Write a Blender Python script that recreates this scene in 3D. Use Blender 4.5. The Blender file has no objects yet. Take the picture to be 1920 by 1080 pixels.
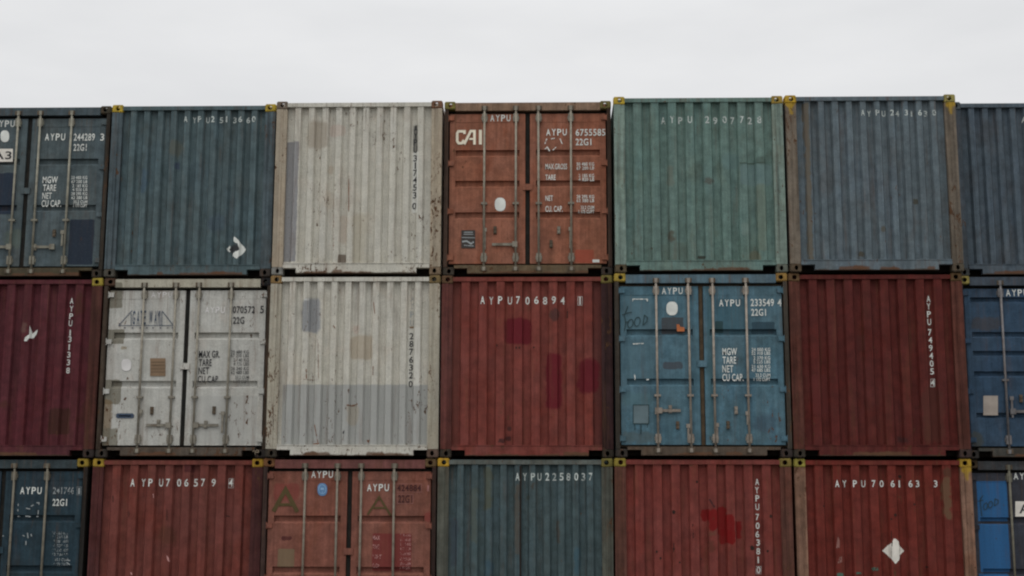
import bpy, bmesh, math, random
from mathutils import Vector, Matrix, noise as mnoise

scene = bpy.context.scene
col = scene.collection

# ------------------------------------------------------------------ camera
cam_d = bpy.data.cameras.new("camera")
cam_d.sensor_width = 36.0
cam_d.lens = 48.75
cam_d.clip_end = 3000
cam = bpy.data.objects.new("camera", cam_d)
col.objects.link(cam)
_rt, _up, _f = Vector((0.999627, 0.027164, 0.00265)), Vector((0.002009, -0.170087, 0.985427)), Vector((-0.027219, 0.985054, 0.170079))
_m = Matrix((( _rt.x, _up.x, -_f.x), (_rt.y, _up.y, -_f.y), (_rt.z, _up.z, -_f.z)))
cam.matrix_world = Matrix.Translation((0.1168, -19.48, 1.6433)) @ _m.to_4x4()
scene.camera = cam

# ------------------------------------------------------------------ sky, sun, exposure
SUN_EL, SUN_ROT = math.radians(62), math.radians(200)
world = bpy.data.worlds.new("World")
scene.world = world
world.use_nodes = True
wn, wl = world.node_tree.nodes, world.node_tree.links
wn.clear()
w_out = wn.new('ShaderNodeOutputWorld'); w_bg = wn.new('ShaderNodeBackground')
w_sky = wn.new('ShaderNodeTexSky'); w_sky.sky_type = 'NISHITA'; w_sky.sun_disc = False
w_sky.sun_elevation = SUN_EL; w_sky.sun_rotation = SUN_ROT; w_sky.dust_density = 4.0
w_tc = wn.new('ShaderNodeTexCoord'); w_map = wn.new('ShaderNodeMapping'); w_map.inputs['Scale'].default_value = (1.6, 1.6, 5.5)
w_map.inputs['Rotation'].default_value = (0.0, 0.10, 0.3)
w_n = wn.new('ShaderNodeTexNoise'); w_n.inputs['Scale'].default_value = 2.6; w_n.inputs['Detail'].default_value = 5.0; w_n.inputs['Roughness'].default_value = .5
w_r = wn.new('ShaderNodeValToRGB')           # thick cloud deck: slightly darker and lighter patches
w_r.color_ramp.elements[0].position = .32; w_r.color_ramp.elements[0].color = (.745, .752, .764, 1)
w_r.color_ramp.elements[1].position = .66; w_r.color_ramp.elements[1].color = (.84, .843, .85, 1)
w_sep = wn.new('ShaderNodeSeparateXYZ')
w_z = wn.new('ShaderNodeMapRange')           # overcast sky is brighter towards the zenith
w_z.inputs['From Min'].default_value = .35; w_z.inputs['From Max'].default_value = 1.0
w_z.inputs['To Min'].default_value = 10.0; w_z.inputs['To Max'].default_value = 22.0
w_mul = wn.new('ShaderNodeVectorMath'); w_mul.operation = 'SCALE'
w_mix = wn.new('ShaderNodeMix'); w_mix.data_type = 'RGBA'; w_mix.inputs['Factor'].default_value = 0.96
wl.new(w_tc.outputs['Generated'], w_map.inputs['Vector']); wl.new(w_map.outputs[0], w_n.inputs['Vector'])
wl.new(w_n.outputs['Fac'], w_r.inputs['Fac'])
wl.new(w_tc.outputs['Generated'], w_sep.inputs[0]); wl.new(w_sep.outputs['Z'], w_z.inputs['Value'])
wl.new(w_r.outputs['Color'], w_mul.inputs[0]); wl.new(w_z.outputs[0], w_mul.inputs['Scale'])
wl.new(w_sky.outputs['Color'], w_mix.inputs['A']); wl.new(w_mul.outputs[0], w_mix.inputs['B'])
wl.new(w_mix.outputs['Result'], w_bg.inputs['Color'])
w_bg.inputs['Strength'].default_value = 0.1
wl.new(w_bg.outputs[0], w_out.inputs['Surface'])

sun_d = bpy.data.lights.new("sun", 'SUN')
sun_d.energy = 0.5; sun_d.angle = math.radians(25); sun_d.color = (1.0, .97, .93)
sun = bpy.data.objects.new("sun", sun_d); col.objects.link(sun)
_d = Vector((math.sin(SUN_ROT) * math.cos(SUN_EL), math.cos(SUN_ROT) * math.cos(SUN_EL), math.sin(SUN_EL)))
sun.rotation_euler = _d.to_track_quat('Z', 'Y').to_euler()

scene.view_settings.view_transform = 'Standard'
scene.view_settings.look = 'None'
scene.view_settings.exposure = 0.0
scene.view_settings.gamma = 1.0
scene.cycles.pixel_filter_type = 'BLACKMAN_HARRIS'
scene.cycles.filter_width = 2.15

# ------------------------------------------------------------------ colours
KEXP = .60   # how bright a white wall stands in this light: turns a photographed tone into a paint albedo
def lin(c):
    c /= 255.0
    return c / 12.92 if c <= .04045 else ((c + .055) / 1.055) ** 2.4
def alb(rgb, k=1.0):
    return tuple(min(.82, lin(v) / KEXP * k) for v in rgb)

# ------------------------------------------------------------------ materials
class NT:
    """short-hand for wiring node trees"""
    def __init__(self, name):
        self.m = bpy.data.materials.new(name); self.m.use_nodes = True
        self.n = self.m.node_tree.nodes; self.l = self.m.node_tree.links; self.n.clear()
        self.out = self.n.new('ShaderNodeOutputMaterial')
        self.tc = self.n.new('ShaderNodeTexCoord').outputs['Object']
    def put(self, sock, v):
        if hasattr(v, 'is_output'): self.l.new(v, sock)
        elif isinstance(v, tuple) and len(v) == 3 and sock.type == 'RGBA': sock.default_value = (*v, 1)
        else: sock.default_value = v
    def math(self, op, a, b=0.0, clamp=False):
        n = self.n.new('ShaderNodeMath'); n.operation = op; n.use_clamp = clamp
        self.put(n.inputs[0], a); self.put(n.inputs[1], b); return n.outputs[0]
    def mapping(self, scale, loc=(0, 0, 0), src=None):
        n = self.n.new('ShaderNodeMapping'); n.inputs['Scale'].default_value = scale; n.inputs['Location'].default_value = loc
        self.l.new(src or self.tc, n.inputs['Vector']); return n.outputs[0]
    def noise(self, vec, scale, detail=4.0, rough=.55, dist=0.0):
        n = self.n.new('ShaderNodeTexNoise'); self.l.new(vec, n.inputs['Vector'])
        n.inputs['Scale'].default_value = scale; n.inputs['Detail'].default_value = detail
        n.inputs['Roughness'].default_value = rough; n.inputs['Distortion'].default_value = dist
        return n.outputs['Fac']
    def ramp(self, v, a, b, lo=0.0, hi=1.0):
        n = self.n.new('ShaderNodeMapRange'); n.interpolation_type = 'SMOOTHSTEP'; self.put(n.inputs['Value'], v)
        for k, x in zip(('From Min', 'From Max', 'To Min', 'To Max'), (a, b, lo, hi)): self.put(n.inputs[k], x)
        return n.outputs[0]
    def mix(self, f, a, b, mode='MIX'):
        n = self.n.new('ShaderNodeMix'); n.data_type = 'RGBA'; n.blend_type = mode
        self.put(n.inputs['Factor'], f); self.put(n.inputs['A'], a); self.put(n.inputs['B'], b); return n.outputs['Result']
    def scale(self, c, f):
        n = self.n.new('ShaderNodeVectorMath'); n.operation = 'SCALE'
        if isinstance(c, tuple): n.inputs[0].default_value = c
        else: self.l.new(c, n.inputs[0])
        self.put(n.inputs['Scale'], f); return n.outputs[0]
    def finish(self, color, rough=.6, spec=.15, height=None, bump=.2, metal=0.0, alpha=None):
        b = self.n.new('ShaderNodeBsdfPrincipled')
        self.put(b.inputs['Base Color'], color); self.put(b.inputs['Roughness'], rough)
        b.inputs['Specular IOR Level'].default_value = spec; b.inputs['Metallic'].default_value = metal
        if height is not None:
            bp = self.n.new('ShaderNodeBump'); bp.inputs['Strength'].default_value = bump; bp.inputs['Distance'].default_value = .01
            self.l.new(height, bp.inputs['Height']); self.l.new(bp.outputs[0], b.inputs['Normal'])
        s = b.outputs[0]
        if alpha is not None:
            t = self.n.new('ShaderNodeBsdfTransparent'); mx = self.n.new('ShaderNodeMixShader')
            self.put(mx.inputs[0], alpha); self.l.new(t.outputs[0], mx.inputs[1]); self.l.new(s, mx.inputs[2]); s = mx.outputs[0]
        self.l.new(s, self.out.inputs['Surface'])
        return self.m

def patch_group():
    g = bpy.data.node_groups.new("touch_up_patch", 'ShaderNodeTree')
    for nm, tp in (('Vector', 'NodeSocketVector'), ('CX', 'NodeSocketFloat'), ('CZ', 'NodeSocketFloat'), ('HX', 'NodeSocketFloat'),
                   ('HZ', 'NodeSocketFloat'), ('Soft', 'NodeSocketFloat'), ('Wobble', 'NodeSocketFloat'), ('Opacity', 'NodeSocketFloat')):
        g.interface.new_socket(nm, in_out='INPUT', socket_type=tp)
    g.interface.new_socket('Mask', in_out='OUTPUT', socket_type='NodeSocketFloat')
    n, l = g.nodes, g.links
    gi, go = n.new('NodeGroupInput'), n.new('NodeGroupOutput')
    def M(op, a, b=0.0, clamp=False):
        k = n.new('ShaderNodeMath'); k.operation = op; k.use_clamp = clamp
        for s, v in ((k.inputs[0], a), (k.inputs[1], b)):
            if hasattr(v, 'is_output'): l.new(v, s)
            else: s.default_value = v
        return k.outputs[0]
    sep = n.new('ShaderNodeSeparateXYZ'); l.new(gi.outputs['Vector'], sep.inputs[0])
    nz = n.new('ShaderNodeTexNoise'); l.new(gi.outputs['Vector'], nz.inputs['Vector']); nz.inputs['Scale'].default_value = 7; nz.inputs['Detail'].default_value = 9; nz.inputs['Roughness'].default_value = .68
    sc = n.new('ShaderNodeSeparateColor'); l.new(nz.outputs['Color'], sc.inputs[0])
    w2 = M('MULTIPLY', gi.outputs['Wobble'], 4.0)
    dx = M('SUBTRACT', M('ABSOLUTE', M('ADD', M('SUBTRACT', sep.outputs['X'], gi.outputs['CX']), M('MULTIPLY', M('SUBTRACT', sc.outputs[0], .5), w2))), gi.outputs['HX'])
    dz = M('SUBTRACT', M('ABSOLUTE', M('ADD', M('SUBTRACT', sep.outputs['Z'], gi.outputs['CZ']), M('MULTIPLY', M('SUBTRACT', sc.outputs[1], .5), w2))), gi.outputs['HZ'])
    r = M('MINIMUM', M('MULTIPLY', gi.outputs['Wobble'], 2.2), M('MULTIPLY', M('MINIMUM', gi.outputs['HX'], gi.outputs['HZ']), .8))   # corners worn round
    ax, az = M('ADD', dx, r), M('ADD', dz, r)
    px, pz = M('MAXIMUM', ax, 0.0), M('MAXIMUM', az, 0.0)
    d = M('SUBTRACT', M('ADD', M('SQRT', M('ADD', M('MULTIPLY', px, px), M('MULTIPLY', pz, pz))), M('MINIMUM', M('MAXIMUM', ax, az), 0.0)), r)
    mr = n.new('ShaderNodeMapRange'); mr.interpolation_type = 'SMOOTHSTEP'; l.new(d, mr.inputs['Value'])
    l.new(gi.outputs['Soft'], mr.inputs['From Min']); l.new(M('MULTIPLY', gi.outputs['Soft'], -1.0), mr.inputs['From Max'])
    n2 = n.new('ShaderNodeTexNoise'); l.new(gi.outputs['Vector'], n2.inputs['Vector']); n2.inputs['Scale'].default_value = 40; n2.inputs['Detail'].default_value = 3
    t = n.new('ShaderNodeMapRange'); l.new(n2.outputs['Fac'], t.inputs['Value'])
    for k, v in zip(('From Min', 'From Max', 'To Min', 'To Max'), (.34, .5, .86, 1.0)): t.inputs[k].default_value = v
    l.new(M('MULTIPLY', M('MULTIPLY', mr.outputs[0], gi.outputs['Opacity']), t.outputs[0], True), go.inputs['Mask'])
    return g
PATCH = patch_group()

RUST_A, RUST_B = (.120, .060, .030), (.058, .031, .018)
def paint(name, rgb, seed, rust=.3, patches=(), rough=.72, fade=.25, streak=.24, dent=.25):
    """weathered container paint: faded, streaked by rain, chipped to rust"""
    t = NT(name); base = alb(rgb); pale = sum(rgb) > 330; q = .42 if pale else 1.0   # pale paint shows far less blotching
    off = (seed * 3.17 % 50, seed * 1.31 % 40, seed * 2.23 % 45)
    v = t.mapping((1, 1, 1), off)
    big = t.noise(v, 1.1, 5, .6)
    mott = t.noise(v, 7.0, 6, .65)
    fine = t.noise(v, 55.0, 3, .6)
    run = t.noise(t.mapping((17, 17, .55), off), 1.0, 5, .62)
    run2 = t.noise(t.mapping((55, 55, 1.1), off), 1.0, 3, .6)
    grey = sum(base) / 3
    chalk = tuple(.80 * b * 1.06 + .20 * (grey * 1.1 + .006) for b in base)
    c = t.mix(t.ramp(big, .32, .68, 0, min(1, fade * 2.2)), base, chalk)
    blot = t.noise(t.mapping((2.6, 2.6, 1.5), (off[2], off[1], off[0])), 1.0, 6, .68, .4)
    tone = t.noise(t.mapping((3.4, 3.4, 1.1), (off[1], off[0], off[2])), 1.0, 5, .62)
    c = t.mix(t.math('MULTIPLY', t.ramp(blot, .50, .66), .65 * q), c, tuple(b * m for b, m in zip(base, (.94, .80, .74))))
    c = t.mix(t.math('MULTIPLY', t.ramp(tone, .50, .64), .50 * q), c, tuple(b * m for b, m in zip(base, (1.02, 1.06, 1.14))))
    c = t.scale(c, t.ramp(mott, .25, .75, 1 - .24 * q, 1 + .24 * q))
    c = t.scale(c, t.ramp(run, .28, .72, 1 - streak * .55 * (q + .25), 1 + streak * .42 * (q + .15)))
    c = t.scale(c, t.ramp(run2, .3, .7, 1 - .07 * q, 1 + .07 * q))
    c = t.scale(c, t.ramp(fine, .3, .7, .90, 1.10))
    # later coats of paint rolled over old markings and repairs
    for (x0, z0, x1, z1, pc, op, soft, wob) in patches:
        g = t.n.new('ShaderNodeGroup'); g.node_tree = PATCH; t.l.new(t.tc, g.inputs['Vector'])
        for k, q in (('CX', (x0 + x1) / 2), ('CZ', (z0 + z1) / 2), ('HX', (x1 - x0) / 2), ('HZ', (z1 - z0) / 2), ('Soft', soft), ('Wobble', wob), ('Opacity', op)):
            g.inputs[k].default_value = q
        pcol = t.scale(alb(pc), t.ramp(run, .28, .72, 1 - streak * .3, 1 + streak * .25))
        c = t.mix(g.outputs['Mask'], c, pcol)
    # brown washed-down stains, then chips to bare rust (more of them low on the wall)
    sep = t.n.new('ShaderNodeSeparateXYZ'); t.l.new(t.tc, sep.inputs[0])
    low = t.ramp(sep.outputs['Z'], .15, 1.1, 1.0, 0.0)
    stain = t.noise(t.mapping((9, 9, .8), (off[1], off[2], off[0])), 1.0, 6, .7)
    c = t.mix(t.math('MULTIPLY', t.ramp(stain, .52, .74), min(.9, .25 + rust * .75)), c, t.mix(.55, c, RUST_A))
    drip = t.noise(t.mapping((34, 34, .9), (off[0], off[2], off[1])), 1.0, 4, .6)
    top = t.ramp(sep.outputs['Z'], 1.55, 2.5, 0.0, 1.0)
    c = t.mix(t.math('MULTIPLY', t.math('MULTIPLY', t.ramp(drip, .56, .68), top), min(.75, .2 + rust)), c, t.mix(.6, c, RUST_A))
    chip = t.noise(t.mapping((1, 1, .42), (off[2], off[0], off[1])), 21.0 if pale else 15.0, 9, .74, .6)
    clus = t.noise(t.mapping((1, 1, .6), off), 2.1, 3, .5)
    lev = t.math('SUBTRACT', .705 - rust * .125, t.math('ADD', t.math('MULTIPLY', t.math('SUBTRACT', clus, .5), .30), t.math('MULTIPLY', low, .022)))
    cm = t.ramp(chip, lev, t.math('ADD', lev, .035))
    rc = t.mix(t.ramp(fine, .35, .65), RUST_B, RUST_A)
    c = t.mix(cm, c, rc)
    h = t.math('ADD', t.math('MULTIPLY', big, 1.6), t.math('SUBTRACT', t.math('MULTIPLY', mott, .35), t.math('MULTIPLY', cm, .25)))
    return t.finish(c, rough=t.ramp(cm, 0, 1, rough, .9), spec=.12, height=h, bump=dent)

def plain(name, rgb, rough=.7, var=.3, metal=0.0, rust=.25, k=1.0):
    t = NT(name); base = alb(rgb, k)
    n1 = t.noise(t.tc, 9.0, 6, .65); n2 = t.noise(t.mapping((20, 20, 3)), 1.0, 5, .65)
    c = t.scale(base, t.ramp(n1, .28, .72, 1 - var, 1 + var))
    c = t.mix(t.math('MULTIPLY', t.ramp(n2, .5, .7), rust), c, RUST_A)
    c = t.mix(t.math('MULTIPLY', t.ramp(n1, .62, .7), rust * 1.4, True), c, RUST_B)
    return t.finish(c, rough=rough, metal=metal, height=n1, bump=.12)

MARK = {'w': (174, 176, 171), 'wf': (156, 162, 158), 'dk': (30, 22, 18), 'c': (186, 178, 160), 'f': (170, 168, 166), 'k': (40, 40, 42), 'k2': (66, 66, 66), 'p': (176, 172, 164), 'g': (122, 126, 126), 'g2': (54, 66, 58),
        'r': (96, 64, 46), 'l': (50, 46, 44), 'n': (52, 62, 76), 'n2': (96, 96, 98), 'b': (104, 86, 68), 'b2': (62, 52, 42), 'o': (150, 88, 54),
        'd': (36, 50, 52), 'g3': (78, 92, 96), 'be': (128, 120, 112), 'rd': (58, 32, 32), 'pk': (132, 92, 88), 'pk2': (104, 72, 66), 'w2': (150, 112, 108), 'ol': (66, 56, 34),
        'bl': (78, 108, 140), 'bl2': (112, 140, 166), 'gn': (56, 76, 66)}
_marks = {}
def mark(code, wear):
    key = (code, wear)
    if key not in _marks:
        t = NT('marking_' + {'w': 'white', 'k': 'black'}.get(code, 'paint'))
        n = t.noise(t.mapping((1, 1, .7)), 42.0, 6, .7); big = t.noise(t.tc, 6.0, 3)
        m = t.math('ADD', t.math('MULTIPLY', n, .7), t.math('MULTIPLY', big, .3))
        base = alb(MARK[code])
        c = t.scale(base, t.ramp(big, .3, .7, .86, 1.08))
        lev = .30 + wear * .30
        _marks[key] = t.finish(c, rough=.6, alpha=t.ramp(m, lev - .03, lev + .05) if wear > .02 else None)
    return _marks[key]

# ------------------------------------------------------------------ mesh helpers
def link(name, me, parent=None, mats=()):
    o = bpy.data.objects.new(name, me); col.objects.link(o)
    if parent: o.parent = parent
    for m in mats:
        if me is not None: me.materials.append(m)
    return o
def bm_obj(name, bm, mat, parent, bevel=0.0):
    if bevel:
        bmesh.ops.bevel(bm, geom=[e for e in bm.edges if e.is_manifold and e.calc_face_angle(0) > .5], offset=bevel, segments=1, affect='EDGES')
    bmesh.ops.recalc_face_normals(bm, faces=bm.faces)
    me = bpy.data.meshes.new(name); bm.to_mesh(me); bm.free()
    return link(name, me, parent, (mat,))
def add_box(bm, x0, x1, y0, y1, z0, z1):
    vs = [bm.verts.new((x, y, z)) for x in (x0, x1) for y in (y0, y1) for z in (z0, z1)]
    for f in ((0, 1, 3, 2), (4, 6, 7, 5), (0, 4, 5, 1), (2, 3, 7, 6), (0, 2, 6, 4), (1, 5, 7, 3)): bm.faces.new([vs[i] for i in f])
def add_tube(bm, p, q, r, n=10):
    p, q = Vector(p), Vector(q); d = (q - p).normalized()
    a = d.orthogonal().normalized(); b = d.cross(a)
    A = [bm.verts.new(p + r * (math.cos(2 * math.pi * i / n) * a + math.sin(2 * math.pi * i / n) * b)) for i in range(n)]
    B = [bm.verts.new(v.co + (q - p)) for v in A]
    for i in range(n): bm.faces.new((A[i], A[(i + 1) % n], B[(i + 1) % n], B[i]))
    bm.faces.new(A[::-1]); bm.faces.new(B)

W2, H, LEN = 1.219, 2.591, 6.058
PROF = {'A': dict(n=8, p=.250, crest=.112, slope=.022), 'B': dict(n=10, p=.200, crest=.078, slope=.026)}
CREST_Y, TROUGH_Y = .018, .074
XW = 1.060                                   # half width of the end wall between its posts
def breakpoints(prof):
    P = PROF[prof]; out = []
    for i in range(P['n']):
        c = (i - (P['n'] - 1) / 2) * P['p']; h = P['crest'] / 2
        out += [(c - h - P['slope'], TROUGH_Y), (c - h, CREST_Y), (c + h, CREST_Y), (c + h + P['slope'], TROUGH_Y)]
    return [(-XW, TROUGH_Y)] + out + [(XW, TROUGH_Y)]
def dent(x, z, seed):                        # the sheet is never quite true
    return .011 * mnoise.noise(Vector((x * 1.5 + seed * 7, z * 1.1, seed))) + .0035 * mnoise.noise(Vector((x * 5, z * 4, seed * 3)))
def wall_y(bps, x, z, seed):
    y = TROUGH_Y
    for (xa, ya), (xb, yb) in zip(bps, bps[1:]):
        if xa <= x <= xb:
            y = ya if xb - xa < 1e-6 else ya + (yb - ya) * (x - xa) / (xb - xa); break
    return y + dent(x, z, seed)

# lettering: every glyph is a flat face set in the x-z plane, fitted to a measured box
_glyph = {}
def glyph(txt, bold=.014):
    if txt not in _glyph:
        cu = bpy.data.curves.new('lettering', 'FONT'); cu.body = txt; cu.offset = bold; cu.resolution_u = 3; cu.dimensions = '2D'; cu.fill_mode = 'FRONT'
        cu.space_character = 1.08
        o = bpy.data.objects.new('lettering', cu)
        me = bpy.data.meshes.new_from_object(o)
        vs = [v.co.copy() for v in me.vertices]; fs = [tuple(p.vertices) for p in me.polygons]
        x0, x1 = min(v.x for v in vs), max(v.x for v in vs); y0, y1 = min(v.y for v in vs), max(v.y for v in vs)
        _glyph[txt] = ([((v.x - x0) / (x1 - x0), (v.y - y0) / (y1 - y0)) for v in vs], fs, (x1 - x0) / (y1 - y0))
        bpy.data.objects.remove(o); bpy.data.curves.remove(cu); bpy.data.meshes.remove(me)
    return _glyph[txt]
def flat_glyph(bm, txt, x0, z0, x1, z1):
    vs, fs, _ = glyph(txt)
    V = [bm.verts.new((x0 + u * (x1 - x0), 0, z0 + w * (z1 - z0))) for u, w in vs]
    for f in fs:
        try: bm.faces.new([V[i] for i in f])
        except ValueError: pass
def flat_poly(bm, pts):
    V = [bm.verts.new((x, 0, z)) for x, z in pts]
    f = bm.faces.new(V); f.normal_update(); bmesh.ops.triangulate(bm, faces=[f], ngon_method='EAR_CLIP')
def flat_stroke(bm, pts, w, closed=False):
    P = [Vector(p) for p in pts]; n = len(P); L, R = [], []
    for i in range(n):
        a = P[i - 1] if (i > 0 or closed) else None; b = P[(i + 1) % n] if (i < n - 1 or closed) else None
        d1 = (P[i] - a).normalized() if a is not None else None; d2 = (b - P[i]).normalized() if b is not None else None
        d1 = d1 if d1 is not None else d2; d2 = d2 if d2 is not None else d1
        n1 = Vector((-d1.y, d1.x)); n2 = Vector((-d2.y, d2.x)); m = (n1 + n2)
        m = n1 if m.length < 1e-4 else m.normalized()
        k = w / 2 / max(.45, m.dot(n1))
        L.append(bm.verts.new((P[i].x + m.x * k, 0, P[i].y + m.y * k))); R.append(bm.verts.new((P[i].x - m.x * k, 0, P[i].y - m.y * k)))
    for i in range(n if closed else n - 1):
        j = (i + 1) % n; bm.faces.new((L[i], L[j], R[j], R[i]))
def lay_on(bm, surf):
    """drape a flat marking over the surface it is painted on"""
    bps, seed, lift, flat_y = surf
    if bps:
        xs = [v.co.x for v in bm.verts]; lo, hi = min(xs), max(xs)
        for x, _ in bps:
            if lo < x < hi:
                bmesh.ops.bisect_plane(bm, geom=bm.verts[:] + bm.edges[:] + bm.faces[:], plane_co=(x, 0, 0), plane_no=(1, 0, 0))
        zs = [v.co.z for v in bm.verts]; lo, hi = min(zs), max(zs); k = math.ceil(lo / .15) * .15
        while k < hi:
            bmesh.ops.bisect_plane(bm, geom=bm.verts[:] + bm.edges[:] + bm.faces[:], plane_co=(0, 0, k), plane_no=(0, 0, 1)); k += .15
        for v in bm.verts: v.co.y = wall_y(bps, max(-XW, min(XW, v.co.x)), v.co.z, seed) - lift
    else:
        for v in bm.verts: v.co.y = flat_y - lift

# corner castings: thick hollow boxes with their apertures cut through
def make_casting(sx, top):
    CW, CL, CH, T = .162, .178, .118, .026
    def mesh_obj(bm):
        bmesh.ops.recalc_face_normals(bm, faces=bm.faces)
        me = bpy.data.meshes.new('corner_casting'); bm.to_mesh(me); bm.free()
        o = bpy.data.objects.new('corner_casting', me); col.objects.link(o); return o
    bm = bmesh.new(); add_box(bm, 0, CW, 0, CL, 0, CH)
    bmesh.ops.bevel(bm, geom=bm.edges[:], offset=.012, segments=3, affect='EDGES'); A = mesh_obj(bm)
    bm = bmesh.new(); add_box(bm, T, CW - T, T, CL - T, T, CH - T); B = mesh_obj(bm)
    def ell(bm, c, ax, rx, rz, d):
        N = 20; a, b = [], []
        for i in range(N):
            u, w = rx * math.cos(2 * math.pi * i / N), rz * math.sin(2 * math.pi * i / N)
            for dd, lst in ((-d, a), (d, b)):
                p = {'y': (c[0] + u, c[1] + dd, c[2] + w), 'x': (c[0] + dd, c[1] + u, c[2] + w), 'z': (c[0] + u, c[1] + w, c[2] + dd)}[ax]
                lst.append(bm.verts.new(p))
        for i in range(N): bm.faces.new((a[i], a[(i + 1) % N], b[(i + 1) % N], b[i]))
        bm.faces.new(a); bm.faces.new(b)
    cutters = []
    hx, hz = (.033, .033) if top else (.026, .036)
    for c, ax, rx, rz, d in (((.089, 0, .0595), 'y', hx, hz, .04), ((0, .089, .0595), 'x', .033, .036, .04), ((.089, .089, CH if top else 0), 'z', .032, .060, .04)):
        bm = bmesh.new(); ell(bm, c, ax, rx, rz, d); cutters.append(mesh_obj(bm))
    for k in [B] + cutters:
        m = A.modifiers.new('cut', 'BOOLEAN'); m.operation = 'DIFFERENCE'; m.object = k; m.solver = 'EXACT'
    dg = bpy.context.evaluated_depsgraph_get()
    me = bpy.data.meshes.new_from_object(A.evaluated_get(dg)); me.name = 'corner_casting'
    for o in [A, B] + cutters:
        d_ = o.data; bpy.data.objects.remove(o); bpy.data.meshes.remove(d_)
    if sx < 0: pass                          # outer side at -x: built that way
    else:
        for v in me.vertices: v.co.x = -v.co.x
        me.flip_normals()
    return me
CAST = {('l', 1): make_casting(-1, True), ('r', 1): make_casting(1, True), ('l', 0): make_casting(-1, False), ('r', 0): make_casting(1, False)}
_castmat = {}
def casting(rgb, side, top, parent, rear=False):
    key = tuple(rgb)
    if key not in _castmat: _castmat[key] = plain('casting_paint', rgb, .7, .3, 0, .45 if rgb[0] < 100 else .5)
    me = CAST[(side, top)].copy(); me.materials.clear(); me.materials.append(_castmat[key]); me.materials.append(HOLLOW)
    for p in me.polygons:
        c = p.center
        if .02 < abs(c.x) < .142 and .02 < c.y < .158 and .02 < c.z < .098: p.material_index = 1  # cavity faces get the painted-in darkness
    o = link('corner_casting', me, parent)
    z = H - .118 if top else 0.0
    if not rear: o.location = (-W2 if side == 'l' else W2, 0, z)
    else:
        o.rotation_euler = (0, 0, math.pi); o.location = (W2 if side == 'l' else -W2, LEN, z)
    return o

HOLLOW = plain('casting_inside_shade', (20, 18, 16), .9, .2, 0, .1)  # near-black colour paints the shade inside the casting cavities
RUBBER = plain('door_seal_rubber', (22, 22, 20), .8, .3, 0, .1)
SHADE = plain('bare_underframe_steel', (40, 36, 32), .85, .3, 0, .4)
IRON = plain('worn_iron', (70, 62, 52), .7, .35, 0, .45)

def corrugated_end(root, S, mats):
    """the blank front end: posts, header, sill and a corrugated sheet"""
    seed = mats['seed']; bps = breakpoints(S['prof'])
    for s, m in ((-1, mats['post_l']), (1, mats['post_r'])):
        bm = bmesh.new(); a, b = (W2 - .100, W2 - .005)
        add_box(bm, *sorted((s * a, s * b)), .004, .12, .118, H - .118)
        add_box(bm, *sorted((s * XW, s * a)), .014, .12, .118, H - .118)
        bm_obj('corner_post', bm, m, root, .005)
    bm = bmesh.new(); add_box(bm, -1.057, 1.057, .006, .11, 2.506, 2.566); bm_obj('top_rail', bm, mats['header'], root, .006)
    bm = bmesh.new()
    add_box(bm, -.866, .866, .006, .11, .026, .165)
    for s in (-1, 1): add_box(bm, *sorted((s * .866, s * 1.057)), .006, .11, .105, .165)
    bmesh.ops.remove_doubles(bm, verts=bm.verts, dist=1e-5)
    # ledge the sheet is welded to
    add_box(bm, -1.057, 1.057, -.001, .05, .1652, .176)
    bm_obj('bottom_sill', bm, mats['sill'], root)
    bm = bmesh.new(); zs = [.165 + (2.52 - .165) * i / 24 for i in range(25)]
    rows = [[bm.verts.new((x, y + dent(x, z, seed), z)) for x, y in bps] for z in zs]
    for r0, r1 in zip(rows, rows[1:]):
        for i in range(len(bps) - 1): bm.faces.new((r0[i], r0[i + 1], r1[i + 1], r1[i]))
    o = bm_obj('end_wall', bm, mats['wall'], root)
    return o, (bps, seed)

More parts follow.
